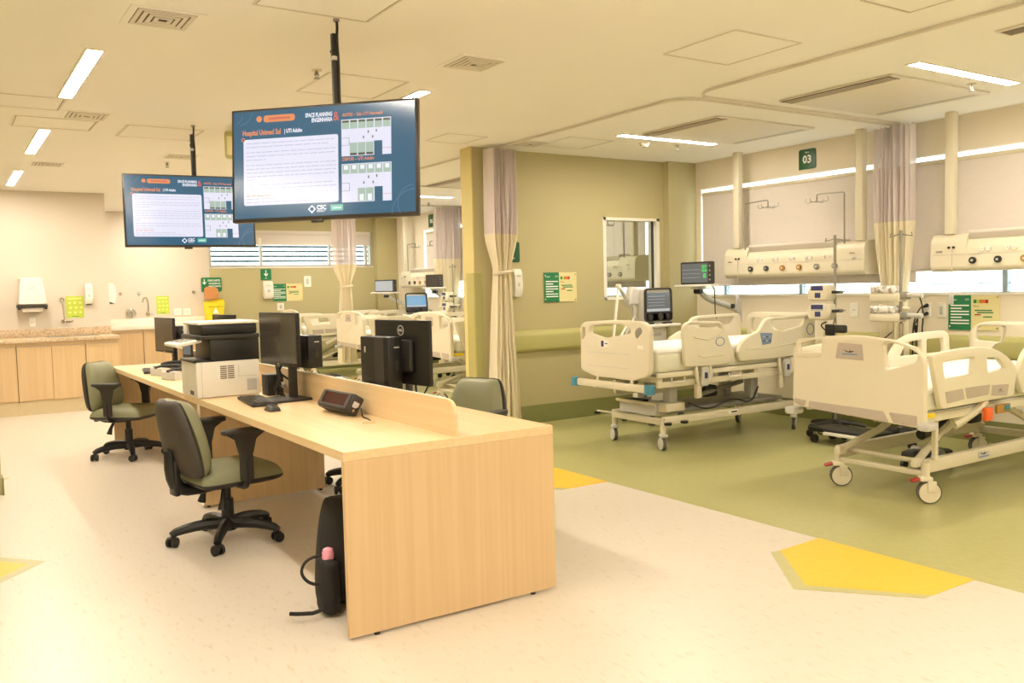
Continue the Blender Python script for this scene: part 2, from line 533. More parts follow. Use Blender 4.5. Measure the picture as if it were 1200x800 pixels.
# louvred back window
b = MB()
y = YB + .05
for z in (BZ0 + .015, BZ1 - .015): b.bb((BX0, y, z - .015), (BX1, y + .05, z + .015), 'alu')
for x in (BX0 + .02, 4.70, 5.94, 6.64, BX1 - .02): b.bb((x - .022, y - .01, BZ0), (x + .022, y + .05, BZ1), 'alu')
w3 = struct(b, 'window_3')
g = MB(); g.bb((BX0, y + .02, BZ0), (BX1, y + .026, BZ1), 'glass'); g.build('pane', w3, smooth=False)
s = MB(); s.bb((BX0, YB - .012, BZ0 - .02), (BX1, YB + .06, BZ0), 'white_p'); s.build('window_sill', w3)
s = MB()
for i in range(9):
    z = BZ0 + .03 + i * .085
    s.box((5.29, YB + .45, z), (3.6, .07, .034), 'slat', mx=None)
s.build('louver_slats', w3, smooth=False)
# partition window
b = MB()
for z in (GZ0 + .015, GZ1 - .015): b.bb((GX0, PY0 - .006, z - .015), (GX1, PY1 + .006, z + .015), 'white_p')
for x in (GX0 + .012, GX1 - .02): b.bb((x - .02, PY0 - .006, GZ0), (x + .02, PY1 + .006, GZ1), 'white_p')
w4 = struct(b, 'window_4')
g = MB(); g.bb((GX0 + .02, PY0 + .04, GZ0 + .02), (GX1 - .02, PY0 + .046, GZ1 - .02), 'glass'); g.build('pane', w4, smooth=False)
s = MB(); s.bb((6.625, PY0 + .005, GZ0 + .03), (6.64, PY0 + .03, GZ1 - .03), 'black2'); s.build('seal_strip', w4, smooth=False)

# ------------------------------------------------------------------ roller blinds
def blind(y0, y1, z0, label, ztop=2.365, dx=.02):
    t = thing('roller_blind', label, 'blind', (XW - dx, (y0 + y1) / 2, z0), 0, None)
    h = ztop - z0; w = (y1 - y0) / 2
    b = MB(); b.bb((0, -w, 0.01), (.003, w, h), 'blind'); b.build('blind_fabric', t, smooth=False)
    b = MB(); b.cyl((.0, -w, 0.008), (.0, w, 0.008), .010, 'blind', 10); b.build('bottom_bar', t)
    b = MB(); b.bb((-.012, -w, h - .035), (.02, w, h), 'cream_f', .004); b.build('head_rail', t)
    return t
blind(4.50, 7.05, 1.335, 'beige roller blind drawn down behind the headwall unit under the 03 sign')
blind(0.35, 4.54, 1.425, 'beige roller blind hung a little higher at the right edge, behind the nearest headwall unit', dx=.034)
blind(10.9, 13.64, 1.5, 'beige roller blind on the window wall of the far bay, left of its curtain')
blind(8.0, 10.85, 1.34, 'beige roller blind on the far bay window wall seen through the partition window')
t = thing('roller_blind', 'pale roller blind rolled part way down over the louvred back window', 'blind', (5.29, YB - .02, 2.2))
b = MB(); b.bb((-1.46, 0, 0), (1.40, .003, .20), 'blind'); b.build('blind_fabric', t, smooth=False)
b = MB(); b.bb((-1.47, -.02, .18), (1.41, .015, .25), 'blind', .005); b.build('head_rail', t)
b = MB(); b.bb((-.66, -.01, -.02), (-.60, .0, .12), 'white_p', .01); b.build('chain_holder', t)

# ------------------------------------------------------------------ ceiling lights
def ceiling_light(loc, along_y, label, group, L=1.32):
    t = thing('ceiling_light', label, 'light', loc, 0 if along_y else PI / 2, group)
    b = MB()
    for sx in (-1, 1): b.bb((sx * .045 - .006, -L / 2 - .012, -.008), (sx * .045 + .006, L / 2 + .012, 0), 'white_p')
    for sy in (-1, 1): b.bb((-.045, sy * (L / 2 + .004) - .008, -.008), (.045, sy * (L / 2 + .004) + .008, 0), 'white_p')
    b.build('frame', t, smooth=False)
    b = MB(); b.bb((-.04, -L / 2, -.006), (.04, L / 2, -.002), 'lamp'); b.build('diffuser', t, smooth=False)
    return t
G1 = 'recessed strip lights over the workstation'
l0 = ceiling_light((.79, 5.91, CEIL), True, 'nearest of the three strip lights in a row at the ceiling left', G1)
for x, y, lb in ((.79, 8.54, 'middle of the three strip lights in a row at the ceiling left'),
                 (.79, 11.17, 'farthest of the three strip lights in a row, just before the beige wall'),
                 (2.83, 5.98, 'strip light whose end shows past the top right corner of the near hanging screen'),
                 (2.83, 8.61, 'strip light hidden behind the near hanging screen'), (2.83, 11.2, 'far strip light between the hanging screens'),
                 (2.83, 13.8, 'strip light over the white sink counter'), (.79, 3.28, 'strip light above the left edge, just out of view'),
                 (.79, .65, 'strip light over the camera side of the aisle'), (.79, -1.98, 'strip light behind the viewpoint, left row'),
                 (2.83, .65, 'strip light over the near beige floor'),
                 (2.83, -1.98, 'strip light behind the viewpoint, right row'),
                 (-2, 3.3, 'strip light of the left bay, near'), (-2, 8.5, 'strip light of the left bay, far'), (-2, -1, 'strip light of the left bay, behind')):
    dup(l0, (x, y, CEIL), label=lb)
l1 = ceiling_light((5.78, 6.09, CEIL), False, 'white strip light on the ceiling over the bed beside the green partition', 'bay strip lights', 1.2)
for y, lb in ((3.27, 'white strip light at top right over the nearest bed'), (.6, 'strip light of the bay nearest the viewpoint'),
              (-2.0, 'strip light of the bay behind the viewpoint'),
              (8.7, 'strip light of the far bay next to the partition'), (11.28, 'strip light seen between the hanging screen and the partition edge'),
              (13.75, 'strip light over the farthest bed')):
    dup(l1, (5.78, y, CEIL), label=lb)

# ------------------------------------------------------------------ ceiling fittings
def diffuser(loc, label, s=.27, group='square ceiling air diffusers'):
    t = thing('air_diffuser', label, 'air vent', loc, 0, group)
    b = MB()
    h = s / 2
    def ring(ro, ri, z, k):
        for q in (-1, 1):
            b.bb((-ro, q * ri, z - .003), (ro, q * ro, z), k)
            b.bb((q * ri, -ri, z - .003), (q * ro, ri, z), k)
    ring(h + .035, h, 0, 'ceil')
    for i in range(4): ring(h * (.97 - .22 * i), h * (.97 - .22 * i) - .021, -.003 - .001 * i, 'ac_panel')
    b.build('louvre_rings', t, smooth=False)
    b = MB(); b.bb((-h, -h, -.0015), (h, h, -.0005), 'grille'); b.build('duct_opening', t, smooth=False)
    return t
v0 = diffuser((.99, 4.54, CEIL), 'square slatted air vent at the top left of the ceiling')
dup(v0, (2.76, 4.57, CEIL), label='square slatted air vent right of the near hanging screen pole')
dup(v0, (1.0, 7.18, CEIL), label='square slatted air vent between the first two left strip lights')
dup(v0, (1.0, 9.9, CEIL), label='faint air vent between the two farther left strip lights')
dup(v0, (4.72, 6.83, CEIL), label='small air vent on the ceiling beside the top of the tall curtain')
dup(v0, (2.05, 8.9, CEIL), label='air vent partly hidden above the farther hanging screen')

def ac(loc, label):
    t = thing('ac_cassette', label, 'air conditioner', loc, 0, 'ceiling air conditioning cassettes')
    b = MB(); b.bb((-.60, -.46, -.018), (.60, .46, 0), 'ac_panel', .008); b.build('panel', t)
    b = MB()
    b.bb((-.60, -.44, -.020), (-.47, .44, -.0175), 'grille')
    for i in range(4): b.bb((-.58 + i * .03, -.43, -.024), (-.576 + i * .03, .43, -.019), 'ac_panel')
    b.build('intake_grille', t, smooth=False)
    b = MB(); b.bb((.50, -.40, -.022), (.56, .40, -.0175), 'lgrey', .002); b.build('outlet_flap', t)
    return t
a0 = ac((5.90, 3.96, CEIL), 'flat air conditioning panel on the ceiling above the 03 sign, nearer of two')
dup(a0, (5.92, 5.50, CEIL), label='flat air conditioning panel on the ceiling over the bed by the partition, farther of two')
dup(a0, (5.92, 9.6, CEIL), label='air conditioning panel on the far bay ceiling, its grille showing left of the partition')

def hatch(x0, y0, x1, y1, label, dots=False):
    t = thing('access_hatch', label, 'access panel', ((x0 + x1) / 2, (y0 + y1) / 2, CEIL), 0, 'ceiling access hatches')
    w, d = (x1 - x0) / 2, (y1 - y0) / 2
    b = MB(); b.bb((-w + .012, -d + .012, -.003), (w - .012, d - .012, 0), 'ceil'); b.build('cover', t, smooth=False)
    b = MB()
    for s in (-1, 1):
        b.bb((s * w - .006, -d, -.0045), (s * w + .006, d, 0), 'ac_panel')
        b.bb((-w, s * d - .006, -.0045), (w, s * d + .006, 0), 'ac_panel')
        b.bb((s * (w - .011) - .004, -d + .01, -.001), (s * (w - .011) + .004, d - .01, 0), 'grille')
        b.bb((-w + .01, s * (d - .011) - .004, -.001), (w - .01, s * (d - .011) + .004, 0), 'grille')
    b.build('frame', t, smooth=False)
hatch(3.63, 3.31, 4.16, 3.86, 'square ceiling access hatch left of the curved curtain track')
hatch(4.84, 6.36, 5.34, 6.87, 'ceiling access hatch beside the tall curtain over the green wall')
hatch(3.76, 6.68, 4.16, 7.10, 'small ceiling access hatch left of the partition column')
hatch(1.30, 3.55, 1.87, 4.11, 'ceiling access hatch cut by the top edge, left of the near screen pole')
hatch(3.80, 2.10, 4.19, 2.67, 'ceiling access hatch cut by the top edge at the right')
hatch(.18, 6.63, .80, 7.05, 'ceiling access hatch beside the first strip light at the left')
hatch(.55, 7.37, 1.10, 7.80, 'ceiling access hatch beside the second strip light at the left')
hatch(1.32, 7.41, 1.90, 7.95, 'ceiling access hatch around the pole of the farther hanging screen')
hatch(2.08, 5.15, 2.62, 5.72, 'ceiling access hatch partly hidden behind the near hanging screen')

def sprinkler(x, y, label):
    t = thing('sprinkler_head', label, 'sprinkler', (x, y, CEIL), 0, 'ceiling sprinkler heads')
    b = MB(); b.lathe([(.032, -.004), (.030, 0)], 'cream_f', 16); b.build('escutcheon', t)
    b = MB(); b.cyl((0, 0, 0), (0, 0, -.03), .008, 'mgrey', 8)
    for s in (-1, 1): b.tube([(s * .008, 0, -.012), (s * .014, 0, -.03), (0, 0, -.048)], .003, 'mgrey', 6)
    b.cyl((0, 0, -.048), (0, 0, -.052), .018, 'mgrey', 12); b.build('nozzle', t)
    return t
sprinkler(1.995, 5.136, 'small sprinkler head on the ceiling left of the near screen pole')
sprinkler(6.08, 6.30, 'small sprinkler head under the strip light beside the partition')
sprinkler(6.11, 3.42, 'small sprinkler head below the strip light at top right')
sprinkler(2.01, 9.32, 'small sprinkler head above the farther hanging screen')
sprinkler(6.43, 12.1, 'small sprinkler head in the far bay')
t = thing('smoke_detector', 'round cream smoke detector on the ceiling left of a sprinkler near the partition', 'smoke detector', (5.68, 6.32, CEIL))
b = MB(); b.lathe([(.025, -.045), (.035, -.04), (.05, -.015), (.055, 0)], 'white_p', 24); b.build('housing', t)
b = MB(); b.lathe([(.015, -.05), (.02, -.044)], 'mgrey', 12); b.build('sensor', t)
t = thing('linear_vent', 'slim ceiling vent cut by the right edge at the top', 'air vent', (5.0, 2.3, CEIL))
b = MB(); b.bb((-.08, -.35, -.012), (.08, .33, 0), 'ac_panel', .003); b.build('frame', t)
b = MB(); b.bb((-.055, -.33, -.014), (.055, .31, -.0125), 'grille'); b.build('slot', t, smooth=False)

# curtain tracks
def track(pts, label):
    b = MB(); b.tube(pts, .008, 'ac_panel', 8, smooth=3)
    # little ceiling brackets
    b.tube([(p[0], p[1], p[2] + .010) for p in pts], .005, 'ac_panel', 6, smooth=3)
    o = b.build('curtain_track', label=label, cat='curtain track', loc=(pts[0][0], pts[0][1], CEIL))
    o['group'] = 'curved ceiling curtain tracks'
TZ = CEIL - .018
track([(4.52, 7.19, TZ), (4.52, 5.1, TZ), (4.52, 4.62, TZ), (5.0, 4.62, TZ), (7.19, 4.62, TZ)], 'curved ceiling curtain track running from the partition column round to the window wall')
track([(4.52, -1.5, TZ), (4.52, 1.9, TZ), (4.52, 3.9, TZ), (4.52, 4.56, TZ), (5.0, 4.56, TZ), (7.19, 4.56, TZ)], 'ceiling curtain track of the nearest bay, running from the top right edge of the view')
track([(4.52, 7.5, TZ), (4.52, 9.4, TZ), (4.52, 10.1, TZ), (5.2, 10.1, TZ), (7.19, 10.1, TZ)], 'ceiling curtain track in the far bay crossing just left of the partition edge')
track([(4.62, 14.8, TZ), (4.62, 13.1, TZ), (4.62, 12.4, TZ), (5.2, 12.4, TZ), (7.19, 12.4, TZ)], 'farthest ceiling curtain track in the far bay')

# ------------------------------------------------------------------ curtains
def curtain(name_loc, along, length, z_net, z_tie, w_tie, w_bot, z_bot, label, amp=.055, seed=1, wtop=None):
    t = thing('privacy_curtain', label, 'curtain', (name_loc[0], name_loc[1], 0), 0 if along == 'x' else PI / 2, 'tied hospital privacy curtains')
    rnd = random.Random(seed)
    ph = rnd.random() * 6
    nf = 7
    N = 120
    def width(z):
        top = length
        if z >= z_net: return top
        if z >= z_tie:
            k = (z_net - z) / (z_net - z_tie); k = k * k * (3 - 2 * k)
            return top * (1 - k) + w_tie * k
        k = min(1, (z_tie - z) / max(.1, z_tie - z_bot)); k = k ** .75
        return w_tie * (1 - k) + w_bot * k
    def amps(z):
        if z >= z_net: return amp
        if z >= z_tie: return amp * (1 - .45 * (z_net - z) / (z_net - z_tie))
        return amp * (.55 + .6 * min(1, (z_tie - z) / (z_tie - z_bot)))
    def sheet(z0, z1, k, nm, eps=0.0):
        b = MB(); nz = 28; vs = []; fs = []
        for j in range(nz + 1):
            z = z0 + (z1 - z0) * j / nz
            w = width(z); a = amps(z)
            for i in range(N + 1):
                u = i / N
                x = (u - .5) * w + .008 * math.sin(u * 23 + z * 2)
                y = a * math.sin(u * nf * 2 * PI + ph + .25 * math.sin(z * 3 + u * 5)) * (.75 + .25 * math.sin(u * 9 + ph)) + .32 * a * math.sin(u * nf * 4.3 * PI + z * 1.5)
                vs.append((x, y + eps, z))
        for j in range(nz):
            for i in range(N):
                q = j * (N + 1) + i
                fs.append([q, q + 1, q + N + 2, q + N + 1])
        b.add(vs, fs, k)
        return b.build(nm, t)
    sheet(z_net, CEIL - .035, 'net', 'mesh_top')
    sheet(z_bot, z_net, 'cur', 'curtain_fabric')
    b = MB()
    pts = []
    for i in range(25):
        a = 2 * PI * i / 24
        pts.append(((w_tie / 2 + .012) * math.cos(a), (amp * .62 + .012) * math.sin(a), z_tie + .012 * math.cos(a)))
    b.tube(pts, .014, 'cur', 8)
    b.build('tie_back', t)
    for i in range(9):
        x = (i / 8 - .5) * length
        b = MB(); b.cyl((x, 0, CEIL - .04), (x, 0, CEIL - .022), .004, 'cream_f', 6); b.build('glider_hook', t)
    return t
curtain((4.525, 7.055), 'x', .30, 1.88, 1.52, .17, .33, .04, 'tall cream curtain with lilac mesh top tied back against the partition column', seed=3, amp=.068)
curtain((6.99, 4.59), 'y', .34, 1.86, 1.12, .24, .34, .10, 'cream curtain with lilac mesh top at the window wall right of the 03 sign', seed=5, amp=.06)
curtain((5.02, 12.08), 'x', .34, 1.77, 1.45, .16, .30, .33, 'cream tied curtain of the far bay in front of the louvred window', seed=8)
curtain((6.93, 12.42), 'x', .5, 1.86, 1.1, .34, .45, .10, 'cream curtain at the window wall of the far bay, left of the partition edge', seed=9, amp=.08)

# ------------------------------------------------------------------ handrails, guards, signs
def handrail(x0, x1, y, label):
    t = thing('wall_handrail', label, 'handrail', ((x0 + x1) / 2, y, .72), 0, None)
    L = (x1 - x0) / 2
    prof = rpoly([(0, 0), (-.055, .02), (-.06, .19), (0, .22)], [0, .03, .03, 0])
    b = MB(); b.prism(prof, -L, L, 'rail_g', FR((0, 0, 0), (0, 1, 0), (0, 0, 1))); b.build('rail_body', t)
    for s in (-1, 1):
        b = MB(); b.prism([(p[0] * 1.04, p[1] * 1.0) for p in prof], s * L - .01, s * L + .01, 'guard', FR((0, 0, 0), (0, 1, 0), (0, 0, 1))); b.build('end_cap', t)
handrail(PX0 + .21, 6.76, PY0, 'wide pale green bumper rail along the green partition wall behind the bed')
def rail_right(y0, y1, label, z=.68):
    t = thing('wall_handrail', label, 'handrail', (XW, (y0 + y1) / 2, z), 0, None)
    L = (y1 - y0) / 2
    prof = rpoly([(0, 0), (-.05, .02), (-.055, .18), (0, .2)], [0, .03, .03, 0])
    b = MB(); b.prism(prof, -L, L, 'rail_g', FR((0, 0, 0), (1, 0, 0), (0, 0, 1))); b.build('rail_body', t)
rail_right(.5, 7.1, 'pale green bumper rail on the window wall behind the near beds')
rail_right(7.6, 14.7, 'pale green bumper rail on the window wall of the far bay')
b = MB()
b.bb((-.004, 0, .08), (.0, .14, 1.52), 'guard', .001); b.bb((-.004, -.004, .08), (.09, 0, 1.52), 'guard', .001)
b.build('corner_guard', label='translucent yellow-green corner guard on the lower partition column', cat='corner guard', loc=None).location = (PX0 - .001, 7.199, 0)

def sign_face(o, facing):
    """matrix for a wall sign: local x = reading direction"""
    if facing == '-y': return FR(o, (1, 0, 0), (0, 0, 1))
    if facing == '-x': return FR(o, (0, -1, 0), (0, 0, 1))
    if facing == '+x': return FR(o, (0, 1, 0), (0, 0, 1))

def info_poster(o, facing, w, h, label):
    t = thing('bed_info_board', label, 'poster', o, 0, 'green and clear bed information boards')
    A = sign_face((0, 0, 0), facing)
    s = .45 * w
    b = MB()
    b.panel([(0, 0), (w, 0), (w, h), (0, h)], [], .006, 'pale_sign', A @ T(0, 0, .006), .001)
    for x in (.02, w - .02):
        for z in (.02, h - .02): b.cyl((x, z, .008), (x, z, .012), .007, 'chrome', 10, mx=A)
    z = .0095
    cols = ['green_s', 'lime', 'gas_o', 'orange', 'red']
    for i, c in enumerate(cols): b.rect(s + .02 + i * .024 * w / .42, h * .76, s + .02 + (i + 1) * .024 * w / .42, h * .86, c, A, z)
    for i, (k, x0, x1) in enumerate([('green_s', .03, .17), ('green_s', .05, .18), ('red', .03, .08), ('green_s', .1, .17)]):
        b.rect(s + x0 * w / .42, h * (.54 - .06 * i), s + x1 * w / .42, h * (.575 - .06 * i), k, A, z)
    b.text('Risco', .022, 'grille', A @ T(s + .02, h * .68, z), 'LEFT')
    b.build('clear_board', t, smooth=False)
    b = MB()
    b.panel([(0, 0), (s, 0), (s, h), (0, h)], [], .004, 'green_s', A @ T(0, 0, .0115), .001)
    z = .0137
    for i in range(7):
        x1 = s - .014 if i not in (1, 4) else s * .6
        b.rect(.02, h * (.68 - .085 * i), x1, h * (.715 - .085 * i), 'white_t', A, z)
    b.text('Leito', .026, 'white_t', A @ T(.02, h * .86, z), 'LEFT')
    b.text('UTI', .022, 'white_t', A @ T(s - .05, h * .86, z), 'LEFT')
    for z0 in (.03, h - .03): b.cyl((.014, z0, .012), (.014, z0, .016), .006, 'white_t', 10, mx=A)
    b.build('green_panel', t, smooth=False)
info_poster((5.14, PY0, 1.215), '-y', .415, .30, 'green and clear information board on the green partition wall')
info_poster((XW, 4.21, .925), '-x', .43, .295, 'green and clear information board below the nearest headwall unit')
info_poster((4.855, YB, 1.235), '-y', .54, .30, 'small green and clear information board on the far green wall under the louvred window')

def round_sign(o, facing, w, h, label, lines, k='dgreen_s', sharp=None, flagdir=None):
    t = thing('wall_sign', label, 'sign', o)
    A = sign_face((0, 0, 0), facing)
    r = min(w, h) * .13
    b = MB(); b.panel(rpoly([(-w / 2, -h / 2), (w / 2, -h / 2), (w / 2, h / 2), (-w / 2, h / 2)], [0, r, r, r]), [], .008, k, A @ T(0, 0, .004), .001)
    b.build('plate', t)
    b = MB()
    for tx, sz, x, y, al, off in lines:
        b.text(tx, sz, 'white_t', A @ T(x, y, .0088), al, off)
    b.build('lettering', t, smooth=False)
    return t
round_sign((XW, 5.655, 2.555), '-x', .20, .195, 'dark green square sign reading 03 on the window wall above the blind',
           [('03', .105, 0, -.005, 'CENTER', .003), ('leito', .026, 0, .065, 'CENTER', 0)])
round_sign((XW, 13.45, 2.555), '-x', .22, .22, 'small dark green bed number sign on the far bay window wall', [('06', .10, 0, -.01, 'CENTER', .003)])
def arrow_down(b, A, x, y, s):
    b.rect(x - .06 * s, y - .2 * s, x + .06 * s, y + .45 * s, 'white_t', A, .0088)
    b.flat([(x, y - .45 * s), (x + .32 * s, y - .1 * s), (x + .22 * s, y + .0 * s), (x, y - .25 * s), (x - .22 * s, y + 0 * s), (x - .32 * s, y - .1 * s)], 'white_t', A, .0089)
t = round_sign((4.755, YB, 1.70), '-y', .185, .19, 'green square sign with a white down arrow on the far green wall', [('gel', .03, 0, -.06, 'CENTER', 0)], 'green_s')
b = MB(); arrow_down(b, sign_face((0, 0, 0), '-y'), 0, .02, .12); b.build('arrow', t, smooth=False)
t = round_sign((3.83, YB - .02, 1.545), '-y', .33, .235, 'green disposal sign with a down arrow at the corner of the beige and green walls',
               [('DESCARTE', .042, .04, .065, 'CENTER', .001), ('DE RESIDUO', .034, .05, .015, 'CENTER', .001), ('INFECTANTE', .034, .05, -.03, 'CENTER', .001)], 'green_s')
b = MB(); arrow_down(b, sign_face((0, 0, 0), '-y'), -.115, .045, .1); b.build('arrow', t, smooth=False)
t = round_sign((4.775, PY0, 1.72), '-y', .16, .20, 'green sign mostly hidden behind the tall curtain on the partition', [('gel', .03, 0, -.06, 'CENTER', 0)], 'dgreen_s')
# brown card and yellow sharps container
b = MB(); b.prism([(0, -.10), (.09, -.10), (.11, -.06), (.11, .06), (.07, .10), (-.07, .11), (-.11, .08), (-.11, -.10)], 0, .02, 'card', FR((0, 0, 0), (1, 0, 0), (0, 0, 1)))
b.build('cardboard_lid', label='brown cardboard flap above the yellow sharps box', cat='cardboard').location = (3.80, YB - .09, 1.40)
t = thing('sharps_container', 'bright yellow sharps disposal box on the wall below the green disposal sign', 'disposal box', (3.84, YB - .02, .94))
b = MB()
b.add([(-.14, 0, 0), (.14, 0, 0), (.12, -.13, 0), (-.12, -.13, 0), (-.16, 0, .33), (.17, 0, .37), (.15, -.16, .30), (-.15, -.16, .30)],
      [[3, 2, 1, 0], [4, 5, 6, 7], [0, 1, 5, 4], [1, 2, 6, 5], [2, 3, 7, 6], [3, 0, 4, 7]][::1], 'yel_s')
b.build('box', t, smooth=False)
A = FR((0, -.155, .2), (1, 0, 0), (0, .1, 1))
b = MB(); b.text('INFECTANTE', .042, 'black', A @ T(0, .045, .004), 'CENTER', .001)
b.flat([(0, .02), (.05, -.07), (-.05, -.07)], 'paper', A, .004); b.build('label', t, smooth=False)
# hanging ceiling sign between the screens
t = thing('hanging_sign', 'green sign hanging from the ceiling, almost hidden behind the near screen', 'sign', (2.19, 7.2, CEIL))
b = MB(); b.panel(rpoly([(-.19, -.25), (.19, -.25), (.19, -.03), (-.19, -.03)], .03), [], .008, 'rail_g', FR((0, 0, 0), (1, 0, 0), (0, 0, 1)), .001); b.build('plate', t)
b = MB(); b.panel(rpoly([(-.175, -.22), (-.13, -.22), (-.13, -.07), (-.175, -.07)], .01), [], .002, 'pale_sign', FR((0, -.005, 0), (1, 0, 0), (0, 0, 1)), .0005); b.build('pale_strip', t)
b = MB()
for x in (-.12, .12): b.cyl((x, 0, -.03), (x, 0, 0), .003, 'mgrey', 6)
b.build('hanger', t)

# wall sockets / switches
def plate(o, facing, w, h, label, kind='switch', group='wall plates'):
    t = thing('wall_outlet' if kind != 'switch' else 'light_switch', label, 'outlet' if kind != 'switch' else 'switch', o, 0, None)
    A = sign_face((0, 0, 0), facing)
    b = MB(); b.panel(rpoly([(-w / 2, -h / 2), (w / 2, -h / 2), (w / 2, h / 2), (-w / 2, h / 2)], .006), [], .01, 'white_p', A @ T(0, 0, .005), .002); b.build('cover', t)
    b = MB()
    if kind == 'switch': b.box((0, 0, .011), (w * .35, h * .5, .006), 'lgrey', .001, A)
    else:
        for q in (-1, 0, 1): b.cyl((q * .012, 0, .009), (q * .012, 0, .0108), .0035, 'black', 8, mx=A)
    b.build('socket' if kind != 'switch' else 'rocker', t)
    return t
plate((.985, 12.4, 1.087), '-y', .07, .11, 'wall outlet under the paper towel dispenser', 'outlet')
plate((3.276, YB, 1.113), '-y', .12, .11, 'first wall outlet right of the far lime poster', 'outlet')
plate((3.423, YB, 1.11), '-y', .12, .11, 'second wall outlet right of the far lime poster', 'outlet')
plate((5.49, YB, 1.57), '-y', .13, .19, 'cream switch plate on the far green wall right of the information board', 'switch')
plate((4.99, YB, 1.14), '-y', .12, .13, 'cream plate on the far green wall just above a bed end', 'switch')
plate((XW, 5.13, 1.085), '-x', .09, .13, 'wall outlet between the two infusion pump stacks', 'outlet')
plate((XW, 4.41, 1.09), '-x', .08, .125, 'wall outlet with black plugs right of the window wall curtain', 'outlet')
plate((XW, 4.275, 1.09), '-x', .08, .125, 'blank wall plate beside the information board under the headwall', 'switch')

# gel / soap dispensers
def dispenser(o, facing, label, w=.085, h=.27, d=.09, base='black2'):
    t = thing('soap_dispenser', label, 'soap dispenser', o, 0, None)
    A = sign_face((0, 0, 0), facing)
    pr = rpoly([(0, 0.03), (d * .72, 0.0), (d, .08), (d * .9, h * .8), (d * .5, h), (0, h)], [.005, .015, .03, .04, .03, .005])
    B_ = A @ Matrix(((0, 0, 1, 0), (0, 1, 0, 0), (1, 0, 0, 0), (0, 0, 0, 1)))
    b = MB(); b.prism(pr, -w / 2, w / 2, 'white_p', B_); b.build('cover', t)
    b = MB(); b.box((0, .02, d * .35), (w * .8, .05, d * .7), base, .006, A); b.build('nozzle_base', t)
    b = MB(); b.box((0, h * .42, d * .965), (w * .3, h * .13, .004), 'lgrey', .001, A)
    b.rect(-w * .25, h * .72, w * .25, h * .76, 'lgrey', A, d * .93 + .003)
    b.build('level_window', t)
    return t
dispenser((1.633, 12.4, 1.29), '-y', 'white soap dispenser right of the near lime poster')
dispenser((1.88, 12.46, 1.29), '+x', 'white soap dispenser seen side-on at the corner of the near beige wall')
dispenser((4.80, PY0, 1.285), '-y', 'hand gel dispenser on the green partition beside the tall curtain', .09, .27, .07, 'white_p')
dispenser((4.77, YB, 1.29), '-y', 'hand gel dispenser under the down-arrow sign on the far green wall', .16, .30, .09, 'white_p')

# paper towel dispenser
t = thing('towel_dispenser', 'large white paper towel dispenser on the near beige wall', 'paper towel dispenser', (.985, 12.4, 1.27))
b = MB()
A = FR((0, 0, 0), (1, 0, 0), (0, 0, 1))
for i in range(1):
    front = rpoly([(-.165, .03), (.165, .03), (.125, .37), (-.125, .37)], .03)
    back = front
    n = len(front)
    vs = [(p[0], 0, p[1]) for p in front] + [(p[0] * 1.0, -.16, p[1] * .98 + .003) for p in front] + [(p[0] * .9, -.19, (p[1] - .2) * .9 + .2) for p in front]
    fs = [[i, (i + 1) % n, n + (i + 1) % n, n + i] for i in range(n)] + [[n + i, n + (i + 1) % n, 2 * n + (i + 1) % n, 2 * n + i] for i in range(n)] + [list(range(2 * n, 3 * n))]
    b.add(vs, fs, 'white_p')
b.build('cover', t)
b = MB(); b.box((0, -.09, .015), (.33, .17, .04), 'black2', .008)
for s in (-1, 1): b.box((s * .145, -.16, -.01), (.03, .03, .03), 'black', .006)
b.build('base', t)
b = MB(); b.bb((-.11, -.14, -.05), (.11, -.137, .0), 'paper'); b.build('paper_towel', t, smooth=False)
b = MB(); b.rect(-.03, .235, .03, .25, 'lgrey', A, .191); b.build('logo_plate', t, smooth=False)

# lime posters
def lime(o, w, h, label):
    t = thing('hand_wash_poster', label, 'poster', o, 0, 'lime hand washing posters')
    A = FR((0, 0, 0), (1, 0, 0), (0, 0, 1))
    b = MB(); b.panel([(0, 0), (w, 0), (w, h), (0, h)], [], .003, 'lime', A @ T(0, 0, .002), .0005)
    for j in range(3):
        for i in range(3):
            x = w * (.2 + .3 * i) + (w * .05 if j % 2 else 0); y = h * (.25 + .22 * j)
            b.flat([(x + .018 * math.cos(a * PI / 4), y + .014 * math.sin(a * PI / 4)) for a in range(8)], 'lime2', A, .0037)
    b.rect(w * .1, h * .86, w * .9, h * .92, 'lime2', A, .0037); b.rect(w * .3, h * .05, w * .7, h * .08, 'green_s', A, .0037)
    b.build('print', t, smooth=False)
lime((1.37, 12.4, 1.125), .205, .275, 'lime green hand washing poster above the granite counter')
lime((2.955, YB, 1.085), .195, .29, 'lime green hand washing poster above the white counter')

# ------------------------------------------------------------------ sink counters and cabinets
t = thing('granite_worktop', 'speckled beige granite worktop with upstand on the near beige wall', 'worktop', (.4, 12.1, .86))
b = MB(); b.bb((-1.6, -.36, 0), (1.47, .3, .045), 'granite', .004); b.build('slab', t)
b = MB(); b.bb((-1.6, .275, .045), (1.47, .3, .145), 'granite', .003); b.build('upstand', t)
b = MB(); b.bb((.70, -.2, .043), (1.28, .2, .047), 'chrome', .001); b.bb((.73, -.17, .0475), (1.25, .17, .049), 'mgrey'); b.build('sink_rim', t, smooth=False)
t = thing('stone_worktop', 'thick white stone worktop along the far beige wall', 'worktop', (2.85, 14.62, .87))
b = MB(); b.bb((-.965, -.32, 0), (.96, .33, .085), 'stone_w', .006); b.build('slab', t)
b = MB(); b.bb((-.965, .31, .085), (.96, .33, .16), 'stone_w', .004); b.build('upstand', t)

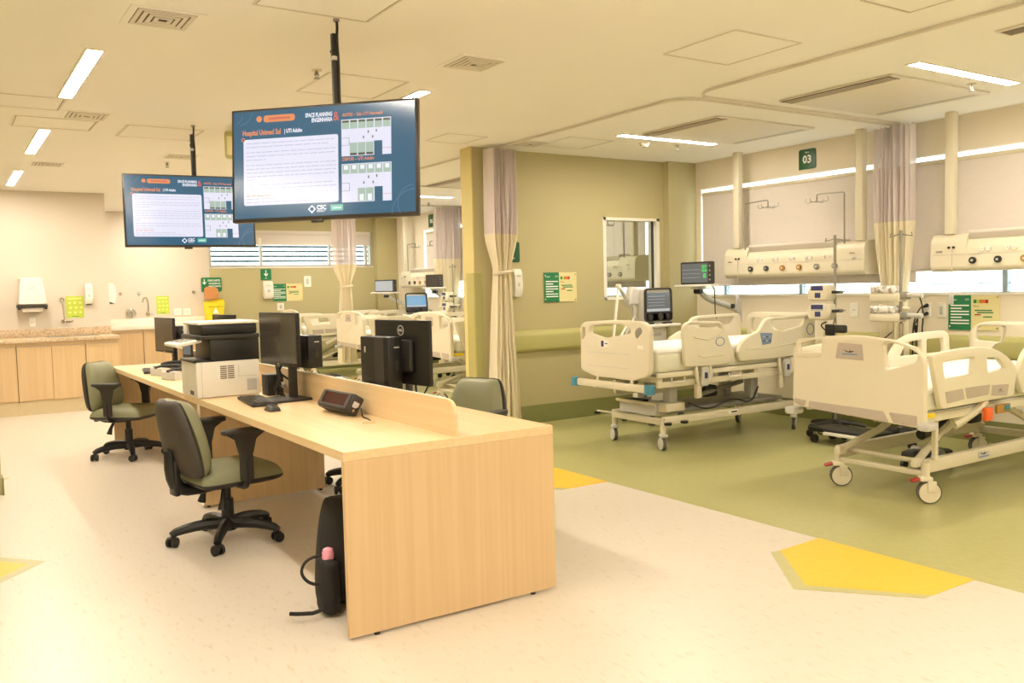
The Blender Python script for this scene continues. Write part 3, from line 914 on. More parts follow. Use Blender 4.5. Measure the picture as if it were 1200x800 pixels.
def cabinet(x0, x1, y0, y1, z1, label, doors, group, plinth='base_b', z0=.165):
    t = thing('base_cabinet', label, 'cabinet', (x0, y0, 0), 0, group)
    w = x1 - x0; d = y1 - y0
    b = MB(); b.bb((.002, .02, z0), (w - .002, d, z1), 'wood'); b.build('carcass', t, smooth=False)
    b = MB(); b.bb((0, .035, 0), (w, .06, z0), plinth); b.build('plinth', t, smooth=False)
    dw = w / doors
    for i in range(doors):
        b = MB(); b.bb((i * dw + .002, 0, z0 + .01), ((i + 1) * dw - .002, .019, z1 - .045), 'wood', .0015)
        dr = b.build('door', t, smooth=False)
        b = MB(); b.bb((i * dw + .02, -.001, z1 - .05), ((i + 1) * dw - .02, .012, z1 - .046), 'alu'); b.build('pull_edge', dr, smooth=False)
    b = MB(); b.bb((0, .004, z1 - .04), (w, .019, z1), 'wood_x'); b.build('top_rail', t, smooth=False)
cabinet(-.74, .012, 11.78, 12.38, .86, 'oak base cabinet under the granite worktop, cut by the left edge', 2, 'oak cabinets under the granite worktop')
cabinet(.015, .750, 11.78, 12.38, .86, 'oak two-door base cabinet at the left end in view', 2, 'oak cabinets under the granite worktop')
cabinet(.753, 1.488, 11.78, 12.38, .86, 'oak two-door base cabinet directly below the near lime poster', 2, 'oak cabinets under the granite worktop')
cabinet(1.491, 1.868, 11.78, 12.38, .86, 'narrow single-door oak cabinet at the right end of the granite worktop', 1, 'oak cabinets under the granite worktop')
cabinet(1.90, 2.62, 14.33, 14.94, .87, 'oak cabinet under the white worktop, left part', 2, 'oak cabinets under the white worktop')
cabinet(2.625, 3.78, 14.33, 14.94, .87, 'oak cabinet under the white worktop behind the far monitor', 3, 'oak cabinets under the white worktop')

def faucet(o, label, h=.28):
    t = thing('wall_faucet', label, 'faucet', o, 0, None)
    b = MB(); b.cyl((0, 0, h), (0, -.025, h), .028, 'chrome', 16); b.cyl((0, -.02, h), (0, -.05, h), .012, 'chrome', 12); b.build('valve', t)
    b = MB(); b.tube([(0, -.045, h), (.0, -.06, h - .02), (.012, -.06, .05), (.02, -.07, 0), (.07, -.12, .0), (.10, -.14, .015)], .009, 'chrome', 8, smooth=1); b.build('spout', t)
    b = MB(); b.cyl((.0, -.03, .01), (.0, -.0, .01), .022, 'chrome', 14); b.box((.05, -.05, .01), (.05, .012, .01), 'chrome', .002); b.build('lever', t)
faucet((1.325, 12.4, 1.075), 'chrome wall faucet left of the near lime poster')
t = thing('wall_faucet', 'chrome gooseneck wall faucet between the round hose and the far lime poster', 'faucet', (2.82, YB, 1.09))
b = MB(); b.cyl((0, 0, 0), (0, -.03, 0), .03, 'chrome', 16); b.build('valve', t)
b = MB(); b.tube([(0, -.03, 0), (0, -.06, .02), (0, -.06, .2), (-.03, -.07, .27), (-.08, -.09, .25), (-.09, -.1, .19)], .011, 'chrome', 8, smooth=2); b.build('spout', t)
b = MB(); b.box((.04, -.045, .0), (.07, .012, .012), 'chrome', .003); b.build('lever', t)
t = thing('hand_spray', 'coiled round metal shower ring on the far beige wall', 'tap', (2.565, YB, 1.115))
b = MB(); pts = [(.065 * math.cos(a * PI / 12), -.03, .065 * math.sin(a * PI / 12)) for a in range(25)]; b.tube(pts, .013, 'chrome', 8); b.build('ring', t)
b = MB(); b.cyl((0, 0, 0), (0, -.035, 0), .03, 'mgrey', 16); b.build('boss', t)
for x, lb in ((2.43, 'small wall stop valve on the far beige wall, leftmost of three'), (2.70, 'small wall stop valve above the far gooseneck faucet'), (3.54, 'small wall stop valve near the green disposal sign')):
    t = thing('stop_valve', lb, 'valve', (x, YB, 1.425))
    b = MB(); b.cyl((0, 0, 0), (0, -.01, 0), .024, 'chrome', 14); b.cyl((0, -.01, 0), (0, -.045, 0), .010, 'chrome', 10); b.build('body', t)
    b = MB(); b.box((0, -.05, 0), (.05, .014, .014), 'chrome', .004); b.build('handle', t)

# ------------------------------------------------------------------ headwall units
def headwall(yc, L, label, rods=True):
    t = thing('headwall_unit', label, 'medical headwall', (XW, yc, 1.415), 0, 'bed head service panels')
    h = .315; D = .25; w = L / 2
    A = FR((0, 0, 0), (1, 0, 0), (0, 0, 1))
    prof = rpoly([(0, 0), (-D + .03, 0), (-D, .03), (-D + .012, h - .06), (-D + .05, h - .01), (0, h)], [0, .02, .02, .03, .03, 0])
    prof2 = rpoly([(0, 0), (-D + .03, 0), (-D, .03), (-D + .012, h * .62), (-D + .06, h * .84), (0, h * .9)], [0, .02, .02, .03, .03, 0])
    e = .30
    b = MB(); b.prism(prof, -w, -w + e, 'cream_p', A); b.build('end_section', t)
    b = MB(); b.prism(prof, w - e, w, 'cream_p', A); b.build('end_section', t)
    b = MB(); b.prism(prof2, -w + e, w - e, 'cream_p', A); b.build('centre_body', t)
    b = MB(); b.prism(rpoly([(-D + .065, h * .80), (-D + .02, h * .98), (-D + .03, h * 1.04), (-.02, h * 1.06), (-.02, h * .9)], .01), -w + e + .01, w - e - .01, 'blind', A); b.build('lamp_shade', t)
    F = FR((-D + .004, 0, 0), (0, -1, 0), (0, 0, 1))
    b = MB(); b.bb((-w + .02, .135, -.001), (w - .02, .138, .002), 'lgrey', mx=F); b.build('groove_line', t, smooth=False)
    cols = ['black2', 'black2', 'gas_o', 'gas_o', 'mgrey', 'mgrey']
    for i, c in enumerate(cols):
        x = -w + .36 + i * .2
        b = MB(); b.cyl((x, .085, .0), (x, .085, .02), .027, c, 18, mx=F); b.cyl((x, .085, .02), (x, .085, .026), .010, 'lgrey', 12, mx=F)
        b.build('gas_outlet', t)
    for i in range(5):
        x = -w + .46 + i * .2
        b = MB()
        for s in (-1, 1):
            b.cyl((x + s * .025, .175, 0), (x + s * .025, .175, .009), .018, 'white_p', 14, mx=F)
            b.cyl((x + s * .025, .175, .009), (x + s * .025, .175, .0095), .004, 'mgrey', 8, mx=F)
        b.build('power_socket', t)
    b = MB()
    for x in (-w + .16, -w + .20): b.cyl((x, .195, 0), (x, .195, .012), .010, 'black', 10, mx=F)
    b.box((-w + .075, .165, .004), (.05, .012, .006), 'mgrey', .001, F)
    b.box((w - .12, .195, .004), (.05, .01, .006), 'mgrey', .001, F); b.box((w - .10, .15, .004), (.03, .02, .006), 'lgrey', .001, F)
    b.build('data_socket', t)
    for y in (w - .145, -w + .065):
        b = MB(); b.bb((-D + .02, y - .038, h - .01), (-D + .09, y + .038, CEIL - 1.415), 'cream_p', .008); b.build('ceiling_duct', t)
    if rods:
        for s, y in ((-1, w - .26), (1, -w + .22)):
            b = MB(); b.tube([(-D + .03, y, h - .03), (-D + .03, y, .72), (-D + .03, y, .752), (-D + .03, y + s * .03, .755), (-D + .03, y + s * .27, .765), (-D + .03, y + s * .3, .76), (-D + .03, y + s * .3, .72)], .007, 'mgrey', 8, smooth=1)
            r = b.build('drip_rod', t)
            b = MB(); yy = y + s * .3; z = .70
            b.tube([(-D + .03, yy - .12, z + .03), (-D + .03, yy - .13, z), (-D + .03, yy - .1, z - .012), (-D + .03, yy, z), (-D + .03, yy + .1, z - .012), (-D + .03, yy + .13, z), (-D + .03, yy + .12, z + .03)], .004, 'mgrey', 6)
            b.tube([(-D - .07, yy, z + .02), (-D - .06, yy, z - .01), (-D + .12, yy, z - .01), (-D + .13, yy, z + .02)], .004, 'mgrey', 6)
            b.cyl((-D + .03, yy, z + .03), (-D + .03, yy, z - .015), .008, 'mgrey', 8)
            b.build('drip_hook', r)
    # call pendant on a cord
    b = MB(); b.tube([(-D - .004, w - .19, .18), (-D - .01, w - .19, .05), (-D - .01, w - .19, -.17)], .003, 'lgrey', 6); c = b.build('call_cord', t)
    b = MB(); b.box((-D - .015, w - .19, -.22), (.018, .04, .1), 'lgrey', .008); b.build('call_button', c)
    return t
headwall(5.69, 1.66, 'cream medical headwall panel below the 03 sign with two drip hooks on top')
headwall(3.40, 1.66, 'cream medical headwall panel cut by the right edge with two black gas outlets showing', rods=False)
headwall(13.42, 1.62, 'cream medical headwall panel of the farthest bed, left of the partition edge')
headwall(11.12, 1.62, 'cream medical headwall panel of the middle far bed, hidden behind the partition')
headwall(8.75, 1.62, 'cream medical headwall panel seen through the partition window')

# ------------------------------------------------------------------ hospital beds
def wheel(b_root, x, y, r=.07, w=.045, tyre='tyre', disc='cream_p', pedal='red', swivel=0.0, z_top=.25):
    t = None
    b = MB(); b.X = T(x, y, 0) @ RZ(swivel)
    b.cyl((.02, -w / 2, r), (.02, w / 2, r), r, tyre, 24)
    b.cyl((.02, -w / 2 - .006, r), (.02, w / 2 + .006, r), r * .88, disc, 24)
    c = b.build('caster', b_root)
    b = MB(); b.X = T(x, y, 0) @ RZ(swivel)
    b.box((.0, 0, r * 2 + .012), (.075, w + .03, .03), disc, .01)
    b.box((.03, -w / 2 - .012, r * 1.55), (.05, .008, r * 1.0), disc, .003)
    b.cyl((-.0, 0, r * 2 + .02), (-.0, 0, z_top), .026, 'cream_f', 14)
    b.build('fork', c)
    if pedal:
        b = MB(); b.X = T(x, y, 0) @ RZ(swivel)
        b.box((0, 0, 0), (.055, .05, .018), pedal, .007, T(-.06, 0, r * 2 + .004) @ RY(-.25)); b.build('brake_pedal', c)
    return c

def bird_logo(b, A, s, k1='black2', k2='blue_l'):
    b.flat([(-.5 * s, .1 * s), (-.1 * s, -.05 * s), (.1 * s, .18 * s), (0, 0), (.4 * s, .02 * s), (.1 * s, -.1 * s), (-.25 * s, -.08 * s)], k1, A)
    b.rect(-.6 * s, -.28 * s, .6 * s, -.17 * s, k2, A)

def bed_a(label, group):
    t = thing('hospital_bed', label, 'hospital bed', (0, 0, 0), 0, group)
    # local +x to the head, y across, origin on the floor at the foot board
    F = FR((0, 0, 0), (0, -1, 0), (0, 0, 1))           # face seen from the foot: x = -y
    out = rpoly([(-.455, .55), (.465, .50), (.465, .93), (.33, 1.0), (0, 1.035), (-.33, 1.0), (-.455, .95)], [.02, .02, .06, .1, .3, .1, .06])
    hl = rpoly([(-.42, .875), (-.245, .885), (-.225, .995), (-.415, .985)], .022)
    hr = rpoly([(.215, .825), (.42, .885), (.425, .955), (.24, .995), (.205, .985)], .03)
    b = MB(); b.panel(out, [hl, hr], .045, 'cream_p', F, .01, 2)
    b.panel(rpoly([(-.43, .868), (-.235, .878), (-.22, .915), (-.43, .905)], .015), [], .055, 'cream_p', F, .008)
    fb = b.build('footboard', t)
    b = MB()
    ins = [[(-.445, .60), (-.345, .592), (-.362, .555), (-.42, .56), (-.445, .575)], [(-.325, .592), (.21, .58), (.245, .515), (-.33, .545)], [(.245, .578), (.425, .575), (.425, .515), (.275, .515)]]
    for q in ins: b.panel(rpoly(q, .01), [], .004, 'grey_in', F @ T(0, 0, .0225), .001)
    b.build('grey_insert', fb)
    b = MB(); b.panel(rpoly([(-.125, .88), (.075, .875), (.065, .975), (-.105, .98)], .008), [], .004, 'grey_in', F @ T(0, 0, .0225), .001)
    bird_logo(b, F @ T(-.02, .93, .0255), .09); b.build('logo_plate', fb)
    for s in (-1, 1):
        b = MB(); b.box((.01, s * .47, .515), (.11, .08, .05), 'lgrey', .018); b.build('corner_bumper', t)
    # head board
    out = rpoly([(-.45, .62), (.45, .62), (.47, .95), (.36, 1.02), (-.36, 1.02), (-.47, .95)], [.03, .03, .06, .06, .06, .06])
    ho = [rpoly([(-.42, .87), (-.22, .86), (-.20, .98), (-.40, .985)], .03), rpoly([(.42, .87), (.22, .86), (.20, .98), (.40, .985)], .03)]
    b = MB(); b.panel(out, ho, .045, 'cream_p', FR((2.12, 0, 0), (0, -1, 0), (0, 0, 1)), .01, 2); b.build('headboard', t)
    # side rails
    ro = rpoly([(.04, .925), (.30, .945), (.59, .945), (.74, .92), (.88, .865), (.985, .79), (.955, .61), (.15, .60)], [.03, .1, .1, .08, .08, .05, .03, .03])
    rh = [rpoly([(.155, .875), (.495, .885), (.475, .785), (.185, .775)], .015), rpoly([(.63, .872), (.765, .864), (.86, .795), (.65, .776)], .02)]
    ri = [[(.18, .70), (.365, .705), (.385, .64), (.20, .63)], [(.39, .706), (.665, .706), (.65, .645), (.41, .64)], [(.69, .70), (.885, .69), (.865, .62), (.68, .635)]]
    ho_ = rpoly([(1.06, .61), (1.0, .72), (1.04, .83), (1.14, .92), (1.28, .96), (1.72, .965), (1.78, .93), (1.80, .62)], [.03, .05, .06, .06, .08, .04, .04, .04])
    hh = [rpoly([(1.14, .80), (1.22, .90), (1.42, .91), (1.42, .80)], .02), rpoly([(1.48, .80), (1.48, .91), (1.70, .91), (1.72, .80)], .02)]
    hi = [[(1.10, .70), (1.38, .71), (1.38, .645), (1.12, .64)], [(1.42, .71), (1.74, .71), (1.74, .64), (1.42, .64)]]
    for s in (-1, 1):
        A = FR((0, s * .455, 0), (1, 0, 0), (0, 0, 1))
        for o_, h_, i_ in ((ro, rh, ri), (ho_, hh, hi)):
            b = MB(); b.panel(o_, h_, .036, 'cream_p', A, .008, 2); r = b.build('side_rail', t)
            b = MB()
            for q in i_: b.panel(rpoly(q, .008), [], .004, 'grey_in', A @ T(0, 0, .018 if s < 0 else -.018), .001)
            if o_ is ro: bird_logo(b, A @ T(.785, .665, .0212 if s < 0 else -.0212), .06, 'black', 'mgrey')
            b.build('grey_insert', r)
    for s in (-1, 1):
        for x in (.45, 1.35):
            b = MB(); b.tube([(x + .22, s * .44, .60), (x + .18, s * .43, .56), (x + .06, s * .40, .50), (x, s * .37, .47)], [.03, .026, .026, .034], 'cream_f', 8); b.build('rail_arm', t)
    b = MB(); b.box((.64, -.475, .525), (.075, .03, .08), 'orange', .006, None); b.build('release_lever', t)
    b = MB(); b.box((.84, -.46, .54), (.15, .02, .055), 'gas_o', .004); b.box((.875, -.472, .545), (.06, .006, .035), 'teal', .001); b.build('control_strip', t)
    # platform and mattress
    b = MB()
    for s in (-1, 1): b.box((1.06, s * .40, .545), (2.0, .03, .05), 'cream_f', .005)
    for x in (.09, .8, 1.4, 2.05): b.box((x, 0, .545), (.04, .8, .04), 'cream_f', .004)
    b.box((1.06, 0, .575), (1.98, .82, .015), 'lgrey', .002); b.build('platform', t)
    b = MB(); b.box((.11, -.405, .56), (.13, .03, .03), 'yel_s', .006); b.build('yellow_edge_strip', t)
    b = MB(); b.box((1.06, 0, .645), (1.96, .84, .125), 'vinyl_m', .03, seg=3); mt = b.build('mattress', t)
    b = MB(); b.box((1.06, 0, .708), (1.97, .85, .05), 'sheet', .024, seg=3); b.build('bed_sheet', mt)
    # base frame
    b = MB()
    for s in (-1, 1): b.box((1.12, s * .31, .228), (1.74, .05, .085), 'cream_f', .012)
    b.box((.26, 0, .18), (.04, .6, .035), 'cream_f', .008); b.box((1.96, 0, .2), (.05, .6, .05), 'cream_f', .008)
    b.tube([(.33, -.3, .235), (.33, .3, .235)], .016, 'cream_f', 8)
    b.build('base_frame', t)
    for s in (-1, 1):
        b = MB(); b.tube([(.22, s * .27, .25), (.55, s * .2, .36), (.95, s * .2, .53)], .024, 'cream_f', 8); b.box((.22, s * .27, .25), (.07, .05, .06), 'cream_f', .015); b.build('lift_arm', t)
        b = MB(); b.tube([(1.85, s * .22, .25), (1.55, s * .22, .40), (1.2, s * .22, .53)], .026, 'cream_f', 8); b.build('lift_arm', t)
        if s < 0: b = MB(); b.box((.30, s * .34, .41), (.032, .03, .26), 'cream_f', .006); b.cyl((.30, s * .34, .27), (.30, s * .34, .29), .022, 'cream_p', 12); b.build('drip_socket', t)
    b = MB(); b.cyl((.7, .0, .33), (1.25, .0, .40), .035, 'black2', 14); b.box((1.3, 0, .4), (.14, .1, .1), 'black', .02); b.build('lift_motor', t)
    b = MB(); b.box((.85, -.338, .235), (.13, .003, .03), 'lgrey'); bird_logo(b, FR((.85, -.341, .24), (1, 0, 0), (0, 0, 1)), .10); b.build('frame_logo', t, smooth=False)
    for x, y, sw in ((.25, .31, .15), (.25, -.31, .12), (1.93, .31, .3), (1.93, -.31, -.2)):
        wheel(t, x, y, .07, .04, 'tyre', 'cream_p', 'red', sw - .85)
    return t
GB = 'cream hospital beds with grey inserts'
bd = bed_a('cream hospital bed with grey inserts and red brake pedals, nearest at the right edge', GB)
bd.location = (4.72, 3.36, 0)
UP = ('footboard', 'headboard', 'side_rail', 'mattress', 'platform', 'corner_bumper', 'release_lever', 'control_strip', 'yellow_edge_strip', 'rail_arm')
for y, lb in ((8.89, 'cream hospital bed behind the black monitor with the round logo'),
              (11.25, 'cream hospital bed with a curtain tail hanging below its footboard'),
              (13.70, 'cream hospital bed farthest back, its end just right of the near desk monitor')):
    o = dup(bd, (4.72, y, 0), label=lb)
    for c in o.children:
        if c.name.split('.')[0] in UP: c.location.z += .085

def bed_b(label):
    t = thing('hospital_bed', label, 'hospital bed', (4.72, 5.64, 0))
    F = FR((0, 0, 0), (0, -1, 0), (0, 0, 1))
    out = rpoly([(-.455, .64), (-.26, .592), (.24, .59), (.43, .64), (.44, 1.03), (.36, 1.075), (0, 1.085), (-.40, 1.06), (-.455, 1.02)], [.03, .05, .05, .06, .06, .05, .2, .05, .05])
    h1 = rpoly([(-.33, .965), (-.13, .925), (.0, .945), (.205, .975), (.215, 1.02), (.10, 1.045), (-.10, 1.045), (-.315, 1.025)], [.02, .05, .05, .02, .02, .1, .1, .03])
    h2 = rpoly([(-.425, .90), (-.385, .95), (-.385, 1.01), (-.42, 1.01)], .012)
    h3 = rpoly([(.29, .93), (.36, .99), (.34, 1.035), (.275, 1.01), (.265, .97)], .02)
    b = MB(); b.panel(out, [h1, h2], .05, 'cream_p', F, .012, 2); fb = b.build('footboard', t)
    b = MB(); b.panel(h3, [], .006, 'mgrey', F @ T(0, 0, .023), .002)
    b.bb((-.36, .80, .0245), (.2, .805, .0265), 'lgrey', mx=F); b.bb((-.36, .685, .0245), (.2, .689, .0265), 'lgrey', mx=F); b.box((.33, .865, .025), (.06, .03, .006), 'white_p', .003, F)
    b.build('moulding', fb)
    b = MB(); b.rect(-.17, .85, -.06, .91, 'white_p', F, .0262); b.rect(-.165, .855, -.13, .905, 'navy', F, .0266); b.rect(-.115, .878, -.08, .886, 'navy', F, .0266); b.build('maker_label', fb, smooth=False)
    b = MB(); b.box((-.06, 0, .54), (.04, .90, .06), 'cream_f', .008)
    for y in (-.22, .22): b.cyl((-.06, y, .50), (-.0, y, .62), .014, 'cream_f', 8)
    bp = b.build('bumper_bar', t)
    for s in (-1, 1):
        b = MB(); b.cyl((-.065, s * .475, .505), (-.065, s * .475, .575), .042, 'blue_b', 20); b.cyl((-.065, s * .475, .49), (-.065, s * .475, .505), .02, 'lgrey', 12)
        b.build('bumper_roller', bp)
    out = rpoly([(-.45, .62), (.45, .62), (.47, 1.02), (.40, 1.07), (-.40, 1.07), (-.47, 1.02)], .05)
    hs = [rpoly([(-.42, .88), (-.30, .84), (-.26, 1.0), (-.40, 1.02)], .04), rpoly([(-.18, 1.03), (.38, 1.03), (.36, .92), (.0, .86), (-.16, .92)], .04)]
    b = MB(); b.panel(out, hs, .045, 'cream_p', FR((2.12, 0, 0), (0, -1, 0), (0, 0, 1)), .01, 2); b.build('headboard', t)
    foot = rpoly([(.34, .69), (.33, 1.03), (.40, 1.065), (.755, 1.05), (.81, .99), (.92, .76), (.875, .693), (.745, .68)], [.04, .04, .05, .05, .04, .05, .04, .05])
    fo_h = rpoly([(.38, 1.035), (.74, 1.022), (.77, .985), (.70, 1.0), (.40, 1.012)], .008)
    head = rpoly([(.99, .695), (.95, .78), (1.02, .87), (1.14, .92), (1.22, .94), (1.31, 1.045), (1.40, 1.06), (1.93, 1.065), (1.97, 1.03), (1.97, .74), (1.88, .70), (1.64, .70), (1.30, .69)], .03)
    he_h = rpoly([(1.37, 1.03), (1.87, 1.035), (1.80, .97), (1.55, .93), (1.40, .95)], .02)
    for s in (-1, 1):
        A = FR((0, s * .44, 0), (1, 0, 0), (0, 0, 1)); zf = .02 if s < 0 else -.02
        b = MB(); dz = 0 if s < 0 else -.30
        b.panel([(p[0], p[1] + dz) for p in foot], [[(p[0], p[1] + dz) for p in fo_h]], .045, 'cream_p', A, .012, 2)
        r = b.build('side_rail', t)
        b = MB()
        b.tube([(.44, .93 + dz, zf * 1.1), (.60, .90 + dz, zf * 1.1), (.70, .93 + dz, zf * 1.1), (.77, .965 + dz, zf * 1.1)], .008, 'cream_p', 6, mx=A)
        b.tube([(.48, .78 + dz, zf * 1.1), (.54, .76 + dz, zf * 1.1), (.78, .765 + dz, zf * 1.1)], .007, 'cream_p', 6, mx=A)
        b.tube([(.74 + .05 * math.cos(a * PI / 8), .88 + dz + .035 * math.sin(a * PI / 8), zf * 1.15) for a in range(17)], .004, 'blue_l', 6, mx=A)
        b.build('moulding', r)
        b = MB(); b.panel(head, [he_h], .045, 'cream_p', A, .012, 2); r = b.build('side_rail', t)
        b = MB(); b.panel(rpoly([(1.23, .93), (1.39, .92), (1.37, .83), (1.26, .82)], .015), [], .006, 'blue_l', A @ T(0, 0, zf * 1.15), .002)
        for i in range(3):
            for j in range(2): b.cyl((1.275 + i * .04, .855 + j * .035, zf), (1.275 + i * .04, .855 + j * .035, zf * 1.4), .008, 'lgrey' if (i + j) % 2 else 'navy', 8, mx=A)
        b.build('control_pad', r)
        b = MB(); b.tube([(1.05, .80, zf * 1.1), (1.3, .79, zf * 1.1), (1.6, .81, zf * 1.1), (1.9, .83, zf * 1.1)], .007, 'cream_p', 6, mx=A)
        b.tube([(1.90 + .05 * math.cos(a * PI / 8), .93 + .05 * math.sin(a * PI / 8), zf * 1.15) for a in range(17)], .005, 'blue_l', 6, mx=A)
        b.build('moulding', r)
        for x in (.56, 1.58):
            b = MB()
            b.box((x, s * .455, .60), (.075, .04, .16), 'lgrey', .012); b.box((x, s * .478, .61), (.03, .006, .05), 'navy', .002)
            for q in (-1, 1): b.tube([(x + q * .08, s * .44, .69), (x + q * .08, s * .45, .60), (x + q * .06, s * .44, .55), (x, s * .42, .52)], .016, 'cream_p', 8, smooth=1)
            b.box((x - .04, s * .42, .48), (.06, .04, .12), 'cream_f', .01)
            b.build('rail_hinge', t)
    b = MB()
    for s in (-1, 1):
        b.box((1.05, s * .41, .635), (1.95, .03, .04), 'cream_p', .006); b.box((1.05, s * .38, .555), (1.9, .03, .05), 'cream_f', .006)
    for x in (.12, .7, 1.25, 1.7): b.box((x, 0, .60), (.05, .8, .05), 'cream_f', .006)
    b.box((1.05, 0, .645), (1.9, .8, .015), 'lgrey', .002)
    b.build('platform', t)
    b = MB()
    for x in (.29, .95): b.tube([(x - .07, -.43, .61), (x - .07, -.43, .575), (x + .07, -.43, .575), (x + .07, -.43, .61)], .006, 'white_p', 6)
    b.build('bag_hook', t)
    b = MB(); b.box((1.06, 0, .735), (1.96, .82, .165), 'vinyl_m', .035, seg=3); mt = b.build('mattress', t)
    b = MB(); b.box((1.06, 0, .825), (1.98, .83, .05), 'sheet', .024, seg=3); b.build('bed_sheet', mt)
    b = MB()
    for s in (-1, 1): b.box((1.02, s * .32, .245), (1.6, .045, .065), 'cream_f', .008)
    b.box((.23, 0, .235), (.05, .64, .05), 'cream_f', .008); b.box((1.83, 0, .24), (.05, .64, .05), 'cream_f', .008)
    b.build('base_frame', t)
    b = MB(); b.box((.36, .05, .315), (.20, .46, .10), 'lgrey', .01); b.box((.30, .12, .375), (.12, .22, .02), 'black', .004); b.tube([(.24, .29, .37), (.24, -.2, .37)], .014, 'cream_f', 8); b.box((.40, -.22, .34), (.22, .12, .07), 'cream_f', .008); b.build('pedal_console', t)
    b = MB(); b.box((1.1, 0, .30), (1.35, .5, .035), 'mgrey', .006); b.build('base_cover', t)
    for x in (.45, 1.45):
        for q in (-.16, .16):
            b = MB(); b.box((x, q, .46), (.09, .09, .28), 'lgrey', .01); b.build('lift_column', t)
    b = MB(); b.tube([(.7, -.2, .40), (1.2, -.1, .44), (1.4, -.1, .47)], .022, 'mgrey', 8); b.box((.95, -.1, .42), (.14, .12, .1), 'black2', .015); b.build('lift_motor', t)
    b = MB(); b.tube([(.55, -.28, .36), (.75, -.3, .285), (.95, -.29, .33), (1.1, -.28, .36), (1.3, -.3, .29), (1.5, -.2, .42)], .007, 'black', 6, smooth=2); b.build('power_cable', t)
    b = MB(); b.box((1.02, -.344, .25), (.12, .002, .03), 'white_p'); b.box((1.03, -.3455, .25), (.07, .002, .012), 'black'); b.build('frame_label', t, smooth=False)
    b = MB()
    for x, y in ((.24, .56), (.24, -.355), (.42, -.36)):
        b.cyl((x, y, .215), (x, y, .235), .032, 'black', 14, r2=.034)
    b.tube([(.24, .33, .245), (.24, .56, .24)], .01, 'cream_f', 6); b.build('foot_pedal', t)
    for x, y, sw in ((.24, .32, 1.25), (.22, -.32, 1.2), (1.8, .32, .5), (1.84, -.32, .6)):
        wheel(t, x, y, .058, .028, 'tyre', 'lgrey', None, sw, .24)
    return t
bed_b('cream hospital bed with teal bumper rollers next to the green partition')

# ------------------------------------------------------------------ bedside equipment
def patient_monitor(o, wall, rz, label, w=.40, h=.235, lit='mon_scr', digits=True):
    t = thing('patient_monitor', label, 'patient monitor', o, rz)
    F = FR((0, 0, 0), (0, -1, 0), (0, 0, 1))
    b = MB(); b.panel(rpoly([(-w / 2, 0), (w / 2, 0), (w / 2, h), (-w / 2, h)], .018), [], .06, 'black2', F @ T(0, 0, -.02), .008); b.build('housing', t)
    b = MB(); b.rect(-w / 2 + .018, .018, w / 2 - .045, h - .02, lit, F, .0115)
    if digits:
        b.rect(w * .20, h * .55, w * .36, h * .83, 'mon_grn', F, .0119); b.text('129', h * .2, 'black', F @ T(w * .28, h * .69, .0122), 'CENTER')
        b.rect(w * .24, h * .28, w * .33, h * .48, 'mon_grn', F, .0119)
        for i in range(3): b.rect(-w * .42, h * (.3 + .17 * i), w * .15, h * (.31 + .17 * i), 'mon_wh', F, .0118)
    b.build('screen', t, smooth=False)
    for i in range(4):
        b = MB(); b.cyl((w / 2 - .02, h * (.2 + .2 * i), .008), (w / 2 - .02, h * (.2 + .2 * i), .013), .010, 'mgrey', 10, mx=F); b.build('button', t)
    b = MB(); b.box((.0, 0, -.012), (.16, w + .06, .022), 'white_p', .006); b.box((.03, .0, -.035), (.1, .12, .03), 'lgrey', .006); b.build('shelf', t)
    b = MB()
    W = Vector(wall)
    b.tube([(.03, 0, -.04), (.04, 0, -.07), tuple(W * .3 + Vector((0, 0, -.08))), tuple(W * .8), tuple(W)], .028, 'lgrey', 10, smooth=1)
    b.cyl((.03, -.04, -.07), (.03, .04, -.07), .03, 'black', 14); b.box(tuple(W), (.05, .08, .22), 'lgrey', .01)
    b.cyl((W.x * .8, W.y * .8 - .04, W.z * .8), (W.x * .8, W.y * .8 + .04, W.z * .8), .026, 'black2', 12)
    b.build('support_arm', t)
    b = MB(); b.tube([(.06, -.08, .02), (.12, -.14, -.03), (.15, -.12, -.15), (.18, -.1, -.32), (.2, -.1, -.36)], .006, 'black', 6, smooth=2); b.build('power_cable', t)
    return t
patient_monitor((6.62, 6.60, 1.358), (.565, -.12, -.30), .12, 'patient monitor showing green digits on a swing arm beside the partition pillar')
patient_monitor((6.50, 13.93, 1.35), (.66, -.3, -.33), .2, 'pale screened patient monitor on a swing arm left of the farthest headwall', .56, .21, 'mon_wh', False)
patient_monitor((6.62, 12.36, 1.41), (.54, -.1, -.25), .5, 'dark screened patient monitor in front of the far bay curtain', .30, .20, 'scrn_off', False)

